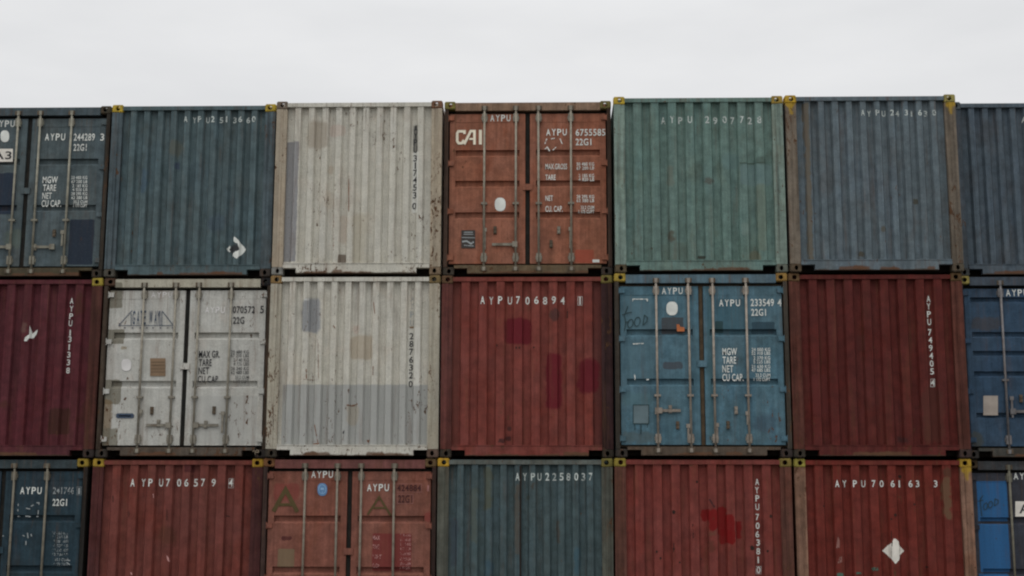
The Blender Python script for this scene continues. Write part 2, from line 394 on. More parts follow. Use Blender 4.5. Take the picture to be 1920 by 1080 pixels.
def door_end(root, S, mats):
    """the door end: narrow posts, header, sill, rubber seal and two leaves with their gear"""
    seed = mats['seed']; rnd = random.Random(seed)
    for s, m in ((-1, mats['post_l']), (1, mats['post_r'])):
        bm = bmesh.new(); add_box(bm, *sorted((s * 1.158, s * 1.214)), .004, .15, .118, H - .118)
        bm_obj('corner_post', bm, m, root, .004)
    bm = bmesh.new(); add_box(bm, -1.057, 1.057, .006, .13, 2.452, 2.572); bm_obj('top_rail', bm, mats['header'], root, .006)
    bm = bmesh.new(); add_box(bm, -.866, .866, .006, .13, .026, .148)
    for s in (-1, 1): add_box(bm, *sorted((s * .866, s * 1.057)), .006, .13, .105, .148)
    bm_obj('bottom_sill', bm, mats['sill'], root)
    bm = bmesh.new(); add_box(bm, -1.157, 1.157, .108, .125, .15, 2.45); add_box(bm, -.026, .026, .066, .104, .17, 2.41)
    bm_obj('door_seal', bm, mats['gasket'], root)
    ZB, ZT = .176, 2.410
    leaves = {}
    chz = {2: (1.745, 1.045), 3: (1.815, 1.355, .885), 5: (2.245, 1.745, 1.475, 1.185, .60)}[S['ch']]
    ch_h = .105 if S['ch'] != 5 else .085
    for s in (-1, 1):
        x0, x1 = sorted((s * .034, s * 1.138)); bm = bmesh.new()
        add_box(bm, x0, x0 + .085, .046, .106, ZB, ZT); add_box(bm, x1 - .085, x1, .046, .106, ZB, ZT)
        xa, xb = x0 + .085, x1 - .085
        add_box(bm, xa, xb, .046, .106, ZT - .125, ZT); add_box(bm, xa, xb, .046, .106, ZB, ZB + .10)
        prof = [(ZT - .125, .050)]
        for z in chz: prof += [(z + ch_h / 2, .050), (z + ch_h / 2 - .006, .098), (z - ch_h / 2 + .034, .098), (z - ch_h / 2, .050)]
        prof += [(ZB + .10, .050)]
        nx = 7; grid = []
        for z, y in prof:
            grid.append([bm.verts.new((xa + (xb - xa) * i / nx, y + (dent(xa + (xb - xa) * i / nx, z, seed) * .35 if y < .06 and 0 < i < nx else 0), z)) for i in range(nx + 1)])
        for r0, r1 in zip(grid, grid[1:]):
            for i in range(nx): bm.faces.new((r1[i], r1[i + 1], r0[i + 1], r0[i]))
        leaf = bm_obj('door', bm, mats['wall'], root); leaves[s] = leaf
        for z in (2.345, 1.66, .945, .262):          # four hinges carried on the post
            bm = bmesh.new(); add_box(bm, *sorted((s * 1.075, s * 1.172)), .020, .0455, z - .034, z + .034)
            add_tube(bm, (s * 1.165, .03, z - .05), (s * 1.165, .03, z + .05), .017)
            bm_obj('hinge', bm, mats['hinge'], leaf, .004)
    # lug on the right leaf that holds the left one shut
    bm = bmesh.new(); add_box(bm, -.066, .066, .026, .0455, 1.262, 1.352); bm_obj('overlap_lug', bm, mats['hinge'], leaves[1], .006)
    for x in (-.630, -.172, .162, .630):
        leaf = leaves[-1 if x < 0 else 1]; jx = rnd.uniform(-.008, .008)
        bm = bmesh.new(); add_tube(bm, (x, .018, .085), (x + jx, .018, 2.505), .0165, 12)
        for z0, z1 in ((2.455, 2.522), (.070, .125)): add_box(bm, x - .022, x + .022, -.002, .03, z0, z1)   # cams
        for f in bm.faces: f.smooth = len(f.verts) == 4 and abs(f.normal.z) < .1 and f.calc_area() > .005
        bm_obj('lock_rod', bm, mats['rod'], leaf)
        for z, w, h in ((2.345, .036, .060), (.262, .036, .062)):
            bm = bmesh.new(); add_box(bm, x - w, x + w, .006, .0455, z - h, z + h); add_box(bm, x - w - .012, x + w + .012, .034, .0455, z - h * .45, z + h * .45)
            bm_obj('rod_bracket', bm, mats['bracket'], leaf, .006)
        z = S['guide']; bm = bmesh.new(); add_box(bm, x - .044, x + .044, .000, .0455, z - .015, z + .015)
        bm_obj('rod_guide', bm, mats['bracket'], leaf, .004)
    for x in (-.630, -.172, .162, .630):             # keepers welded to header and sill
        for z in (2.488, .098):
            bm = bmesh.new()
            add_box(bm, x - .046, x + .046, .0035, .0058, z - .034, z + .034)
            for q in (-1, 1): add_box(bm, *sorted((x + q * .024, x + q * .044)), -.012, .0036, z - .030, z + .030)
            bm_obj('cam_keeper', bm, mats['keeper'], root)
    return leaves

def build_container(S, idx):
    seed = 3.0 + idx * 1.7
    root = bpy.data.objects.new('shipping_container', None); col.objects.link(root)
    root.empty_display_size = .5
    root.location = S['pos']
    root['label'] = S['label']; root['category'] = 'shipping container'; root['group'] = 'stacked shipping containers'
    rust = S.get('rust', .3); base = S['base']; fr = S.get('frame', base)
    posts = S.get('posts', [fr, fr]); yp = S.get('ypost', [0, 0]); patches = S['patches']
    Yd = (128, 104, 34)
    def post(i):
        pt = []
        if yp[i]:
            x = (-1, 1)[i] * 1.14; pt = [(x - .07, 2.40, x + .07, 2.60, Yd, .95, .02, .03), (x - .02, 2.30, x + .03, 2.42, Yd, .8, .02, .03)]
        return paint('post_paint', posts[i], seed + 11 + i, min(1, rust + .35), pt, streak=.6)
    rodc = S.get('rod', (100, 98, 90))
    head = S.get('header', fr if S['door'] else base)
    hd = [p for p in patches if p[3] > 2.49]
    rs = random.Random(idx + 5); sillp = []          # rust creeping up from the lower edge of the sill
    for k in range(5):
        x = rs.uniform(-.85, .7); sillp.append((x, -.02, x + rs.uniform(.1, .5), rs.uniform(.045, .085), (74, 52, 38), .85, .012, .02))
    sillp.append((-1.1, -.02, 1.1, .036, (50, 40, 32), .9, .008, .012))
    mats = dict(seed=seed, wall=paint('container_paint', base, seed, rust, patches), post_l=post(0), post_r=post(1),
                header=paint('rail_paint', head, seed + 3, rust + .15, hd), sill=paint('sill_paint', S.get('sill', base), seed + 5, rust + .25, sillp, fade=.4))
    if S['door']:
        mats.update(gasket=plain('door_seal_rubber', S.get('gasket', (24, 24, 22)), .8, .3, 0, .15) if 'gasket' in S else RUBBER,
                    hinge=mats['header'] if False else paint('hinge_paint', base, seed + 7, rust + .3), rod=plain('rod_steel', rodc, .55, .25, .0, .3),
                    bracket=plain('bracket_steel', tuple(v * .9 for v in rodc), .6, .3, 0, .35), keeper=IRON)
        leaves = door_end(root, S, mats); surf = (None, seed)
    else:
        wall, surf = corrugated_end(root, S, mats)
    # the rest of the box
    body = paint('side_paint', base, seed + 20, rust) if S['pos'][2] > 0 else mats['wall']
    for s in (-1, 1):
        bm = bmesh.new(); y, up, pts = .16, False, []
        pts.append((W2 - .045, .12))
        while y < LEN - .3:
            d = W2 - .012 if not up else W2 - .045
            pts.append((d if not up else W2 - .045, y)); y += .07 if not up else .06
            pts.append((d, y)); y += .07; up = not up
        pts.append((W2 - .045, LEN - .12))
        lo = [bm.verts.new((s * x, y, .15)) for x, y in pts]; hi = [bm.verts.new((s * x, y, H - .06)) for x, y in pts]
        for i in range(len(pts) - 1): bm.faces.new((lo[i], lo[i + 1], hi[i + 1], hi[i]))
        add_box(bm, *sorted((s * (W2 - .07), s * (W2 - .006))), .18, LEN - .18, H - .075, H - .022)
        add_box(bm, *sorted((s * (W2 - .07), s * (W2 - .006))), .18, LEN - .18, .03, .16)
        bm_obj('side_wall', bm, body, root)
    bm = bmesh.new(); k = 28
    for i in range(k):
        y0 = .14 + (LEN - .28) * i / k; dy = (LEN - .28) / k
        add_box(bm, -W2 + .075, W2 - .075, y0 + .002, y0 + dy * .5, H - .040, H - .012)
    add_box(bm, -W2 + .072, W2 - .072, .131, LEN - .131, H - .062, H - .042)
    bm_obj('roof', bm, body, root)
    bm = bmesh.new(); add_box(bm, -1.14, 1.14, LEN - .10, LEN - .03, .03, H - .03)
    for s in (-1, 1): add_box(bm, *sorted((s * 1.145, s * 1.214)), LEN - .12, LEN - .004, .118, H - .118)
    bm_obj('rear_wall', bm, body, root)
    bm = bmesh.new(); add_box(bm, -1.14, 1.14, .135, LEN - .15, .13, .155)
    for i in range(14): y = .3 + i * .4; add_box(bm, -1.14, 1.14, y, y + .05, .04, .128)
    bm_obj('underframe', bm, SHADE, root)
    for (side, top), c in zip((('l', 1), ('r', 1), ('l', 0), ('r', 0)), S['cast']): casting(c, side, top, root)
    for side, top in (('l', 1), ('r', 1), ('l', 0), ('r', 0)): casting((40, 36, 30), side, top, root, True)
    # markings and door furniture
    for n_it, it in enumerate(S['items']):
        kind = it[0]
        if kind in ('hh', 'hv', 'hc'):
            x = it[1]; leaf = leaves[-1 if x < 0 else 1]; bm = bmesh.new()
            if kind == 'hh':
                _, xa, xb, z, hx = it
                add_box(bm, *sorted((xa, xb)), .022, .034, z - .019, z + .019)
                add_box(bm, xb - .036, xb + .036, .002, .036, z - .040, z + .040)
                add_tube(bm, (hx, .008, z), (hx, .044, z), .020, 8); add_box(bm, hx - .020, hx + .020, .020, .044, z - .05, z + .042)
                bm_obj('lock_handle', bm, mats['bracket'], leaf, .004)
            elif kind == 'hv':
                _, x, z0, z1 = it
                add_box(bm, x - .013, x + .013, .012, .030, z1, z0); add_box(bm, x - .026, x + .026, .006, .034, z0 - .055, z0)
                bm_obj('lock_handle', bm, mats['bracket'], leaf, .004)
            else:
                _, x, z = it
                add_box(bm, x - .023, x + .023, .028, .049, z - .055, z + .055); add_tube(bm, (x, .014, z + .022), (x, .044, z + .022), .021, 8)
                add_box(bm, x - .016, x + .016, .016, .028, z - .045, z - .005)
                bm_obj('handle_catch', bm, mats['bracket'] if n_it % 2 else mats['keeper'], leaf, .003)
            continue
        bm = bmesh.new(); _, name, data = it[:3]
        if kind == 'line':
            if data == 'AYPU':               # owner code: four well-spaced condensed letters
                x0, z0, x1, z1 = it[3]; w = (x1 - x0) * .20
                for k, ch in enumerate(data):
                    xx = x0 + (x1 - x0 - w) * k / 3; flat_glyph(bm, ch, xx, z0, xx + w, z1)
            else: flat_glyph(bm, data, *it[3])
            code, wear = it[4], it[5]; cx = it[3][0]
        elif kind == 'cells':
            w, h = it[3]; code, wear = it[4], it[5]
            for k, (ch, x, z) in enumerate(data):
                ww = w * (.34 if ch in '1I' else .92 if ch in '37' else 1.0)
                b1 = bmesh.new(); flat_glyph(b1, ch, x - ww / 2, z - h / 2, x + ww / 2, z + h / 2)
                lay_on(b1, (surf[0], seed, .0035, .046)); me = bpy.data.meshes.new('serial_letter'); b1.to_mesh(me); b1.free()
                link('serial_letter', me, leaves[-1 if x < 0 else 1] if S['door'] else wall, (mark(code, wear),))
            bm.free(); continue
        elif kind == 'poly': flat_poly(bm, data); code, wear = it[3], it[4]; cx = sum(p[0] for p in data) / len(data)
        else: flat_stroke(bm, data, it[3], it[6]); code, wear = it[4], it[5]; cx = data[0][0]
        lay_on(bm, (surf[0], seed, .0035 + .0006 * (n_it % 7) if kind != 'poly' else .003, .046))
        me = bpy.data.meshes.new(name); bm.to_mesh(me); bm.free()
        link(name, me, leaves[-1 if cx < 0 else 1] if S['door'] else wall, (mark(code, wear),))
    return root

SPEC = [
 dict(pos=[-7.605, 0.186, 5.206], door=True, ch=2, base=[61.8, 71.0, 73.2], frame=[38, 35, 30], header=[54, 64, 68], sill=[58, 52, 38], cast=[[40, 36, 30], [52, 48, 38], [40, 36, 30], [40, 36, 30]], rod=[112, 110, 99], guide=0.86, label='dark teal container cut by the left edge, with a white A3 placard on its door', key=[1, 1],
  patches=[(0.6816, 0.2001, 1.0466, 0.8767, (28.0, 34.9, 45.3), 0.95, 0.008, 0.01), (-0.6937, 0.959, -0.1577, 1.5823, (28.0, 36.8, 49.0), 0.95, 0.008, 0.01), (-0.2884, 0.45, 0.0189, 0.7346, (72.6, 81.5, 71.7), 0.5, 0.04, 0.06)],
  items=[
   ['line', 'owner_code', 'AYPU', [-0.5486, 2.286, -0.2314, 2.3873], 'w', 0.25],
   ['poly', 'round_sticker', [[-0.3021, 2.1446], [-0.3017, 2.1175], [-0.3044, 2.0984], [-0.3099, 2.0828], [-0.3181, 2.0706], [-0.3289, 2.0618], [-0.3426, 2.0564], [-0.3624, 2.0547], [-0.3824, 2.0566], [-0.3968, 2.0621], [-0.4088, 2.0711], [-0.4186, 2.0834], [-0.4261, 2.099], [-0.4314, 2.1182], [-0.4345, 2.1453], [-0.435, 2.1725], [-0.4323, 2.1916], [-0.4267, 2.2072], [-0.4185, 2.2195], [-0.4077, 2.2283], [-0.394, 2.2337], [-0.3742, 2.2354], [-0.3542, 2.2335], [-0.3398, 2.228], [-0.3278, 2.219], [-0.318, 2.2066], [-0.3104, 2.191], [-0.3052, 2.1718]], 'w', 0.0],
   ['poly', 'placard', [[-0.5643, 1.9524], [-0.2351, 1.9508], [-0.2224, 1.7525], [-0.5509, 1.754]], 'p', 0.03],
   ['line', 'placard_lettering', 'A3', [-0.5316, 1.7902, -0.2468, 1.9118], 'k', 0.0],
   ['line', 'owner_code', 'AYPU', [0.238, 2.0748, 0.5385, 2.1809], 'w', 0.25],
   ['line', 'serial_number', '244289', [0.668, 2.0673, 0.9836, 2.1786], 'w', 0.25],
   ['line', 'check_digit', '3', [1.0663, 2.0659, 1.1232, 2.1772], 'w', 0.25],
   ['line', 'size_code', '22G1', [0.6717, 1.9141, 0.8681, 2.0199], 'w', 0.25],
   ['line', 'weight_table', 'MGW', [0.2415, 1.4238, 0.4656, 1.5262], 'w', 0.25],
   ['line', 'weight_table', 'TARE', [0.2539, 1.306, 0.447, 1.4029], 'w', 0.25],
   ['line', 'weight_table', 'NET', [0.2511, 1.1858, 0.3899, 1.28], 'w', 0.25],
   ['line', 'weight_table', 'CU CAP.', [0.2478, 1.0656, 0.538, 1.1673], 'w', 0.25],
   ['line', 'weight_table', '30 480 KG', [0.6671, 1.4823, 0.9039, 1.5296], 'w', 0.35],
   ['line', 'weight_table', '67 200 LB', [0.6705, 1.422, 0.9072, 1.4692], 'w', 0.35],
   ['line', 'weight_table', '2 185 KG', [0.6896, 1.3591, 0.9107, 1.4063], 'w', 0.35],
   ['line', 'weight_table', '4 820 LB', [0.6929, 1.3015, 0.9139, 1.3486], 'w', 0.35],
   ['line', 'weight_table', '28 295 KG', [0.681, 1.2388, 0.9173, 1.2859], 'w', 0.35],
   ['line', 'weight_table', '62 380 LB', [0.6845, 1.1788, 0.9206, 1.2258], 'w', 0.35],
   ['line', 'weight_table', '33.2 CUM', [0.7188, 1.1161, 0.9241, 1.1631], 'w', 0.35],
   ['line', 'weight_table', '1 173 CUFT', [0.7221, 1.0588, 0.9273, 1.1057], 'w', 0.35],
   ['hh', 0.206, 0.4487, 0.4619, 0.1932],
   ['hv', 0.5901, 0.7064, 0.4737],
   ['hc', 0.4619, 0.6679],
   ['hh', -0.4334, -0.1903, 0.4637, -0.1775]]),
 dict(pos=[-5.135, 0.133, 5.206], door=False, base=[62.0, 75.2, 77.7], prof='B', frame=[60, 70, 74], cast=[[140, 120, 42], [140, 120, 42], [58, 56, 50], [50, 44, 40]], rust=0.35, label='slate blue corrugated container with a torn white diamond near its lower right corner', key=[1, 2],
  patches=[(0.5935, 0.3609, 0.7525, 0.4761, (39.4, 38.0, 39.4), 0.9, 0.03, 0.03), (-0.3592, 1.8147, -0.1414, 2.0328, (69.4, 69.1, 59.1), 0.6, 0.03, 0.06), (-0.7332, 1.2551, -0.6565, 1.6203, (45.0, 64.0, 82.0), 0.45, 0.02, 0.05), (-0.2583, 1.6051, -0.1816, 1.7359, (43.1, 48.4, 68.9), 0.6, 0.01, 0.03), (-1.1977, 1.4132, -1.0696, 1.6223, (78.8, 64.0, 49.2), 0.55, 0.02, 0.06), (0.2624, 0.6823, 0.5159, 0.9142, (48.8, 58.8, 75.5), 0.3, 0.04, 0.05)],
  items=[
   ['cells', 'serial_number', [['A', -0.1214, 2.3674], ['Y', -0.0031, 2.3668], ['P', 0.0869, 2.3663], ['U', 0.1975, 2.3657], ['2', 0.2823, 2.3652], ['5', 0.3979, 2.3645], ['1', 0.4878, 2.364], ['3', 0.5983, 2.3634], ['6', 0.6907, 2.363], ['6', 0.7985, 2.3624], ['0', 0.8908, 2.3619]], [0.054, 0.09], 'wf', 0.35],
   ['poly', 'hazard_placard', [[0.6667, 0.5947], [0.7023, 0.5681], [0.7384, 0.5306], [0.7568, 0.4998], [0.8017, 0.4557], [0.8314, 0.4118], [0.8048, 0.368], [0.7548, 0.3155], [0.7134, 0.2653], [0.6824, 0.285], [0.6468, 0.3114], [0.6437, 0.3377], [0.6753, 0.3596], [0.692, 0.3771], [0.7178, 0.3814], [0.7431, 0.3989], [0.7422, 0.4252], [0.7233, 0.4692], [0.7135, 0.4999], [0.6919, 0.4978], [0.665, 0.5221], [0.6464, 0.5573]], 'w', 0.05],
   ['poly', 'hazard_placard', [[0.5975, 0.4739], [0.6055, 0.4344], [0.5846, 0.4125], [0.6074, 0.3817], [0.5905, 0.3708], [0.559, 0.4038], [0.554, 0.4213]], 'w', 0.05]]),
 dict(pos=[-2.665, 0.014, 5.206], door=False, base=[151.9, 149.3, 139.1], prof='B', frame=[130, 120, 104], cast=[[86, 76, 66], [92, 66, 50], [98, 98, 94], [96, 82, 66]], rust=0.6, label='cream white corrugated container with a tall grey strip and black sprayed-over letters', key=[1, 3],
  patches=[(-1.0692, 0.2031, -0.8748, 1.992, (108, 108, 109), 0.97, 0.006, 0.012), (-0.7602, 1.8881, -0.4547, 2.2916, (126, 118, 106), 0.75, 0.03, 0.03), (-0.2667, 0.1699, -0.1537, 0.3106, (88, 78, 68), 0.9, 0.008, 0.01), (-0.062, 0.0965, 0.1386, 0.9075, (132, 126, 110), 0.5, 0.03, 0.03), (0.7883, 0.9205, 0.871, 1.8276, (166, 166, 160), 0.9, 0.006, 0.006), (0.794, 1.8276, 0.8616, 2.2352, (70, 70, 66), 0.75, 0.012, 0.01), (-0.4432, 2.0531, -0.2082, 2.2415, (148, 128, 118), 0.4, 0.015, 0.04), (-0.469, 0.9882, -0.3655, 1.2528, (144, 134, 120), 0.4, 0.02, 0.03), (-0.4416, 1.5051, -0.3637, 1.6384, (132, 116, 98), 0.45, 0.02, 0.03), (-0.2513, 0.4621, -0.1482, 0.882, (138, 122, 108), 0.35, 0.02, 0.03)],
  items=[
   ['stroke', 'rust_streak', [[-0.1353, 1.464], [-0.1233, 0.9344]], 0.0126, 'r', 0.5, False],
   ['stroke', 'rust_streak', [[-0.348, 1.2525], [-0.3299, 0.3057]], 0.0101, 'r', 0.62, False],
   ['stroke', 'rust_streak', [[-1.0409, 0.172], [-0.4447, 0.1705]], 0.0126, 'r', 0.45, False],
   ['stroke', 'rust_streak', [[-0.3932, 0.1652], [0.5555, 0.1628]], 0.0076, 'r', 0.6, False],
   ['cells', 'serial_number', [['A', 0.8256, 2.1868], ['Y', 0.8245, 2.0794], ['P', 0.8234, 1.9775], ['U', 0.825, 1.8704], ['3', 0.8243, 1.7395], ['1', 0.8259, 1.6301], ['7', 0.8249, 1.5184], ['4', 0.8265, 1.4121], ['5', 0.8255, 1.3007], ['3', 0.8246, 1.1843], ['0', 0.8218, 1.0232]], [0.0598, 0.0967], 'k', 0.05]]),
 dict(pos=[-0.202, 0.07, 5.206], door=True, ch=3, base=[110.7, 69.6, 52.9], frame=[52, 40, 33], header=[104, 84, 68], sill=[78, 66, 48], cast=[[92, 86, 44], [86, 80, 46], [44, 40, 34], [44, 40, 36]], rod=[112, 107, 96], guide=1.06, rust=0.5, label='orange brown container with white three-letter logo, white oval and grey lock rods', key=[1, 4],
  patches=[(0.6919, 0.1869, 0.9525, 0.3797, (122, 58, 44), 0.8, 0.006, 0.01)],
  items=[
   ['line', 'owner_code', 'AYPU', [-0.5476, 2.2984, -0.2503, 2.3984], 'w', 0.1],
   ['stroke', 'logo', [[-0.9241, 2.1098], [-0.9244, 2.1502], [-1.0131, 2.1507], [-1.031, 2.1211], [-1.0299, 2.0027], [-1.0088, 1.9703], [-0.9619, 1.9701], [-0.9311, 2.0183]], 0.0379, 'c', 0.12, False],
   ['stroke', 'logo', [[-0.9279, 1.9538], [-0.8332, 2.1524], [-0.7784, 2.1521], [-0.777, 1.9477]], 0.0379, 'c', 0.12, False],
   ['stroke', 'logo', [[-0.8531, 2.0341], [-0.7984, 2.0338]], 0.0278, 'c', 0.12, False],
   ['poly', 'logo', [[-0.7134, 2.1707], [-0.6691, 2.1704], [-0.6677, 1.9498], [-0.7119, 1.9501]], 'c', 0.1],
   ['line', 'owner_code', 'AYPU', [0.2729, 2.0786, 0.5716, 2.1781], 'w', 0.15],
   ['line', 'serial_number', '6755585', [0.7014, 2.0707, 1.1345, 2.1755], 'w', 0.2],
   ['line', 'size_code', '22G1', [0.7007, 1.9291, 0.9287, 2.0309], 'w', 0.15],
   ['line', 'weight_table', 'MAX.GROSS', [0.2592, 1.5703, 0.5747, 1.6556], 'w', 0.25],
   ['line', 'weight_table', 'TARE', [0.259, 1.411, 0.4062, 1.4908], 'w', 0.25],
   ['line', 'weight_table', 'NET', [0.2585, 1.101, 0.3667, 1.1804], 'w', 0.25],
   ['line', 'weight_table', 'CU. CAP.', [0.2583, 0.9371, 0.5078, 1.0242], 'w', 0.25],
   ['line', 'weight_table', '30 480 KG', [0.7119, 1.6217, 0.9677, 1.6723], 'w', 0.35],
   ['line', 'weight_table', '67 200 LB', [0.7116, 1.5604, 0.9672, 1.611], 'w', 0.35],
   ['line', 'weight_table', '2 185 KG', [0.7419, 1.4486, 0.9664, 1.4992], 'w', 0.35],
   ['line', 'weight_table', '4 820 LB', [0.7416, 1.3929, 0.966, 1.4433], 'w', 0.35],
   ['line', 'weight_table', '28 295 KG', [0.7093, 1.136, 0.9641, 1.1863], 'w', 0.35],
   ['line', 'weight_table', '62 380 LB', [0.709, 1.0779, 0.9636, 1.1281], 'w', 0.35],
   ['line', 'weight_table', '33.2 CUM', [0.7702, 0.9749, 0.9629, 1.025], 'w', 0.35],
   ['line', 'weight_table', '1 173 CUFT', [0.739, 0.9144, 0.9624, 0.9644], 'w', 0.35],
   ['stroke', 'scrawl', [[0.2544, 1.8729], [0.2856, 1.9049], [0.3218, 1.8458]], 0.0152, 'w', 0.5, False],
   ['stroke', 'scrawl', [[0.3429, 2.028], [0.3948, 2.0384]], 0.0152, 'w', 0.5, False],
   ['stroke', 'scrawl', [[0.2519, 1.9533], [0.2806, 2.0337]], 0.0126, 'w', 0.6, False],
   ['stroke', 'scrawl', [[0.3684, 1.8589], [0.4152, 1.9042]], 0.0126, 'w', 0.6, False],
   ['stroke', 'scrawl', [[0.4727, 2.0327], [0.5035, 1.952]], 0.0126, 'w', 0.6, False],
   ['poly', 'round_sticker', [[-0.3188, 1.0505], [-0.3203, 1.0204], [-0.325, 0.9991], [-0.3327, 0.9818], [-0.3433, 0.9682], [-0.3568, 0.9583], [-0.3735, 0.9524], [-0.3971, 0.9505], [-0.4207, 0.9526], [-0.4374, 0.9586], [-0.4511, 0.9686], [-0.4618, 0.9823], [-0.4697, 0.9996], [-0.4745, 1.0209], [-0.4762, 1.0511], [-0.4748, 1.0813], [-0.4701, 1.1026], [-0.4625, 1.12], [-0.4518, 1.1336], [-0.4383, 1.1435], [-0.4216, 1.1494], [-0.3979, 1.1514], [-0.3743, 1.1493], [-0.3575, 1.1432], [-0.3439, 1.1332], [-0.3332, 1.1195], [-0.3253, 1.1021], [-0.3205, 1.0807]], 'w', 0.0],
   ['poly', 'dark_label', [[-0.9582, 0.6706], [-0.7574, 0.6699], [-0.7555, 0.4051], [-0.9558, 0.4057]], 'l', 0.12],
   ['stroke', 'label_text', [[-0.9193, 0.6389], [-0.7906, 0.6385]], 0.0126, 'g', 0.3, False],
   ['stroke', 'label_text', [[-0.9242, 0.61], [-0.7853, 0.6096]], 0.0101, 'g', 0.4, False],
   ['stroke', 'label_text', [[-0.9438, 0.4999], [-0.8796, 0.5102], [-0.815, 0.4681], [-0.7767, 0.4994]], 0.0227, 'g', 0.45, False],
   ['stroke', 'label_text', [[-0.9521, 0.5629], [-0.7591, 0.557]], 0.0101, 'g', 0.3, False],
   ['stroke', 'label_text', [[-0.9177, 0.4474], [-0.7763, 0.4365]], 0.0126, 'g', 0.5, False],
   ['poly', 'white_label', [[0.9342, 0.2335], [1.0312, 0.2332], [1.0309, 0.1916], [0.9339, 0.1919]], 'w', 0.05],
   ['hh', -0.5119, -0.1834, 0.4567, -0.168],
   ['hv', -0.616, 0.6957, 0.3811],
   ['hv', 0.6172, 0.7048, 0.396],
   ['hc', -0.4692, 0.669],
   ['hc', 0.4503, 0.666],
   ['hc', 0.3395, 0.4647]]),
 dict(pos=[2.263, -0.122, 5.206], door=False, base=[76.3, 95.9, 89.9], prof='A', frame=[92, 106, 98], cast=[[140, 120, 42], [124, 104, 46], [64, 56, 42], [76, 80, 72]], rust=0.45, label='pale sea green corrugated container with two yellow top corners, raised above its orange neighbour', key=[1, 5],
  patches=[(0.5877, 1.2728, 1.0439, 1.582, (80.5, 98.2, 99.4), 0.5, 0.012, 0.03), (0.3258, 1.5102, 0.5673, 1.7417, (75.2, 94.8, 94.3), 0.4, 0.015, 0.03), (-0.5602, 0.1756, -0.1824, 0.4407, (73.5, 83.0, 75.4), 0.4, 0.02, 0.03), (0.5851, 0.5409, 0.6858, 0.7142, (91.0, 105.0, 99.4), 0.45, 0.01, 0.03), (0.8115, 0.3136, 0.9375, 1.2987, (85.8, 93.2, 80.6), 0.5, 0.02, 0.03), (-0.4432, 0.446, -0.375, 0.614, (61.2, 49.1, 37.7), 0.7, 0.02, 0.05), (-0.0457, 0.2028, 0.0624, 0.2491, (45.5, 44.0, 37.7), 0.9, 0.005, 0.01), (0.0781, 1.2887, 0.1923, 1.3804, (63.0, 55.9, 49.7), 0.65, 0.02, 0.05), (0.6955, 0.1598, 0.846, 0.301, (80.5, 79.6, 65.1), 0.7, 0.02, 0.04), (0.8343, 1.5817, 0.9612, 1.6921, (57.8, 69.4, 63.4), 0.6, 0.01, 0.03), (-0.4538, 1.2779, -0.3521, 1.5666, (84.0, 88.1, 78.9), 0.6, 0.02, 0.05)],
  items=[
   ['cells', 'serial_number', [['A', -0.4984, 2.2459], ['Y', -0.3754, 2.2453], ['P', -0.2525, 2.2446], ['U', -0.1193, 2.2439], ['2', 0.1289, 2.2425], ['9', 0.2517, 2.2418], ['0', 0.3795, 2.2412], ['7', 0.4996, 2.2405], ['7', 0.6274, 2.2397], ['2', 0.75, 2.2391], ['8', 0.8802, 2.2384]], [0.0615, 0.1039], 'wf', 0.35],
   ['stroke', 'scuff', [[0.5741, 1.5937], [0.9602, 1.6024]], 0.0126, 'g2', 0.5, False]]),
 dict(pos=[4.728, -0.146, 5.206], door=False, base=[72.2, 81.8, 86.2], prof='B', frame=[84, 76, 66], cast=[[138, 112, 34], [116, 108, 62], [64, 54, 42], [66, 60, 50]], rust=0.5, label='grey blue corrugated container in the top row with bright yellow corners and rust-streaked posts', ypost=[1, 1], key=[1, 6],
  patches=[(-0.9574, 0.0576, -0.8796, 2.4902, (79.0, 70.9, 57.0), 0.75, 0.012, 0.03), (0.5634, 0.9909, 0.6355, 1.0708, (55.6, 51.4, 39.7), 0.8, 0.01, 0.03), (0.0689, 0.5682, 0.1589, 0.6608, (62.8, 56.7, 44.9), 0.7, 0.01, 0.03), (0.7515, 0.0925, 0.9303, 0.158, (80.8, 56.7, 43.2), 0.6, 0.02, 0.04), (-0.2407, 0.2264, -0.1637, 0.3054, (59.2, 53.2, 39.7), 0.8, 0.01, 0.04), (0.5221, 0.1063, 0.6116, 0.1719, (75.4, 58.5, 39.7), 0.8, 0.01, 0.04)],
  items=[
   ['cells', 'serial_number', [['A', -0.105, 2.3274], ['Y', -0.0058, 2.3269], ['P', 0.1038, 2.3262], ['U', 0.203, 2.3256], ['2', 0.3125, 2.3251], ['4', 0.3985, 2.3246], ['3', 0.5132, 2.3239], ['1', 0.6018, 2.3235], ['6', 0.7086, 2.3228], ['3', 0.8024, 2.3223], ['0', 0.9117, 2.3216]], [0.0523, 0.0872], 'wf', 0.4]]),
 dict(pos=[7.185, 0.22, 5.206], door=False, base=[60.0, 69.5, 76.5], prof='B', frame=[58, 66, 72], cast=[[58, 64, 66], [40, 36, 30], [48, 50, 50], [40, 36, 30]], rust=0.2, label='dark blue grey corrugated container set back at the top right edge', key=[1, 7],
  patches=[],
  items=[
   ['cells', 'serial_number', [['A', -0.1392, 2.326], ['Y', -0.0363, 2.3255], ['P', 0.0614, 2.3249], ['U', 0.1669, 2.3243]], [0.0528, 0.0774], 'w', 0.25]]),
 dict(pos=[-7.58, 0.153, 2.603], door=False, base=[65.4, 29.2, 33.6], prof='A', frame=[56, 31, 26], cast=[[140, 120, 42], [122, 108, 44], [40, 36, 30], [38, 32, 30]], rust=0.3, label='maroon corrugated container cut by the left edge with vertical white lettering and white scrape', key=[2, 1],
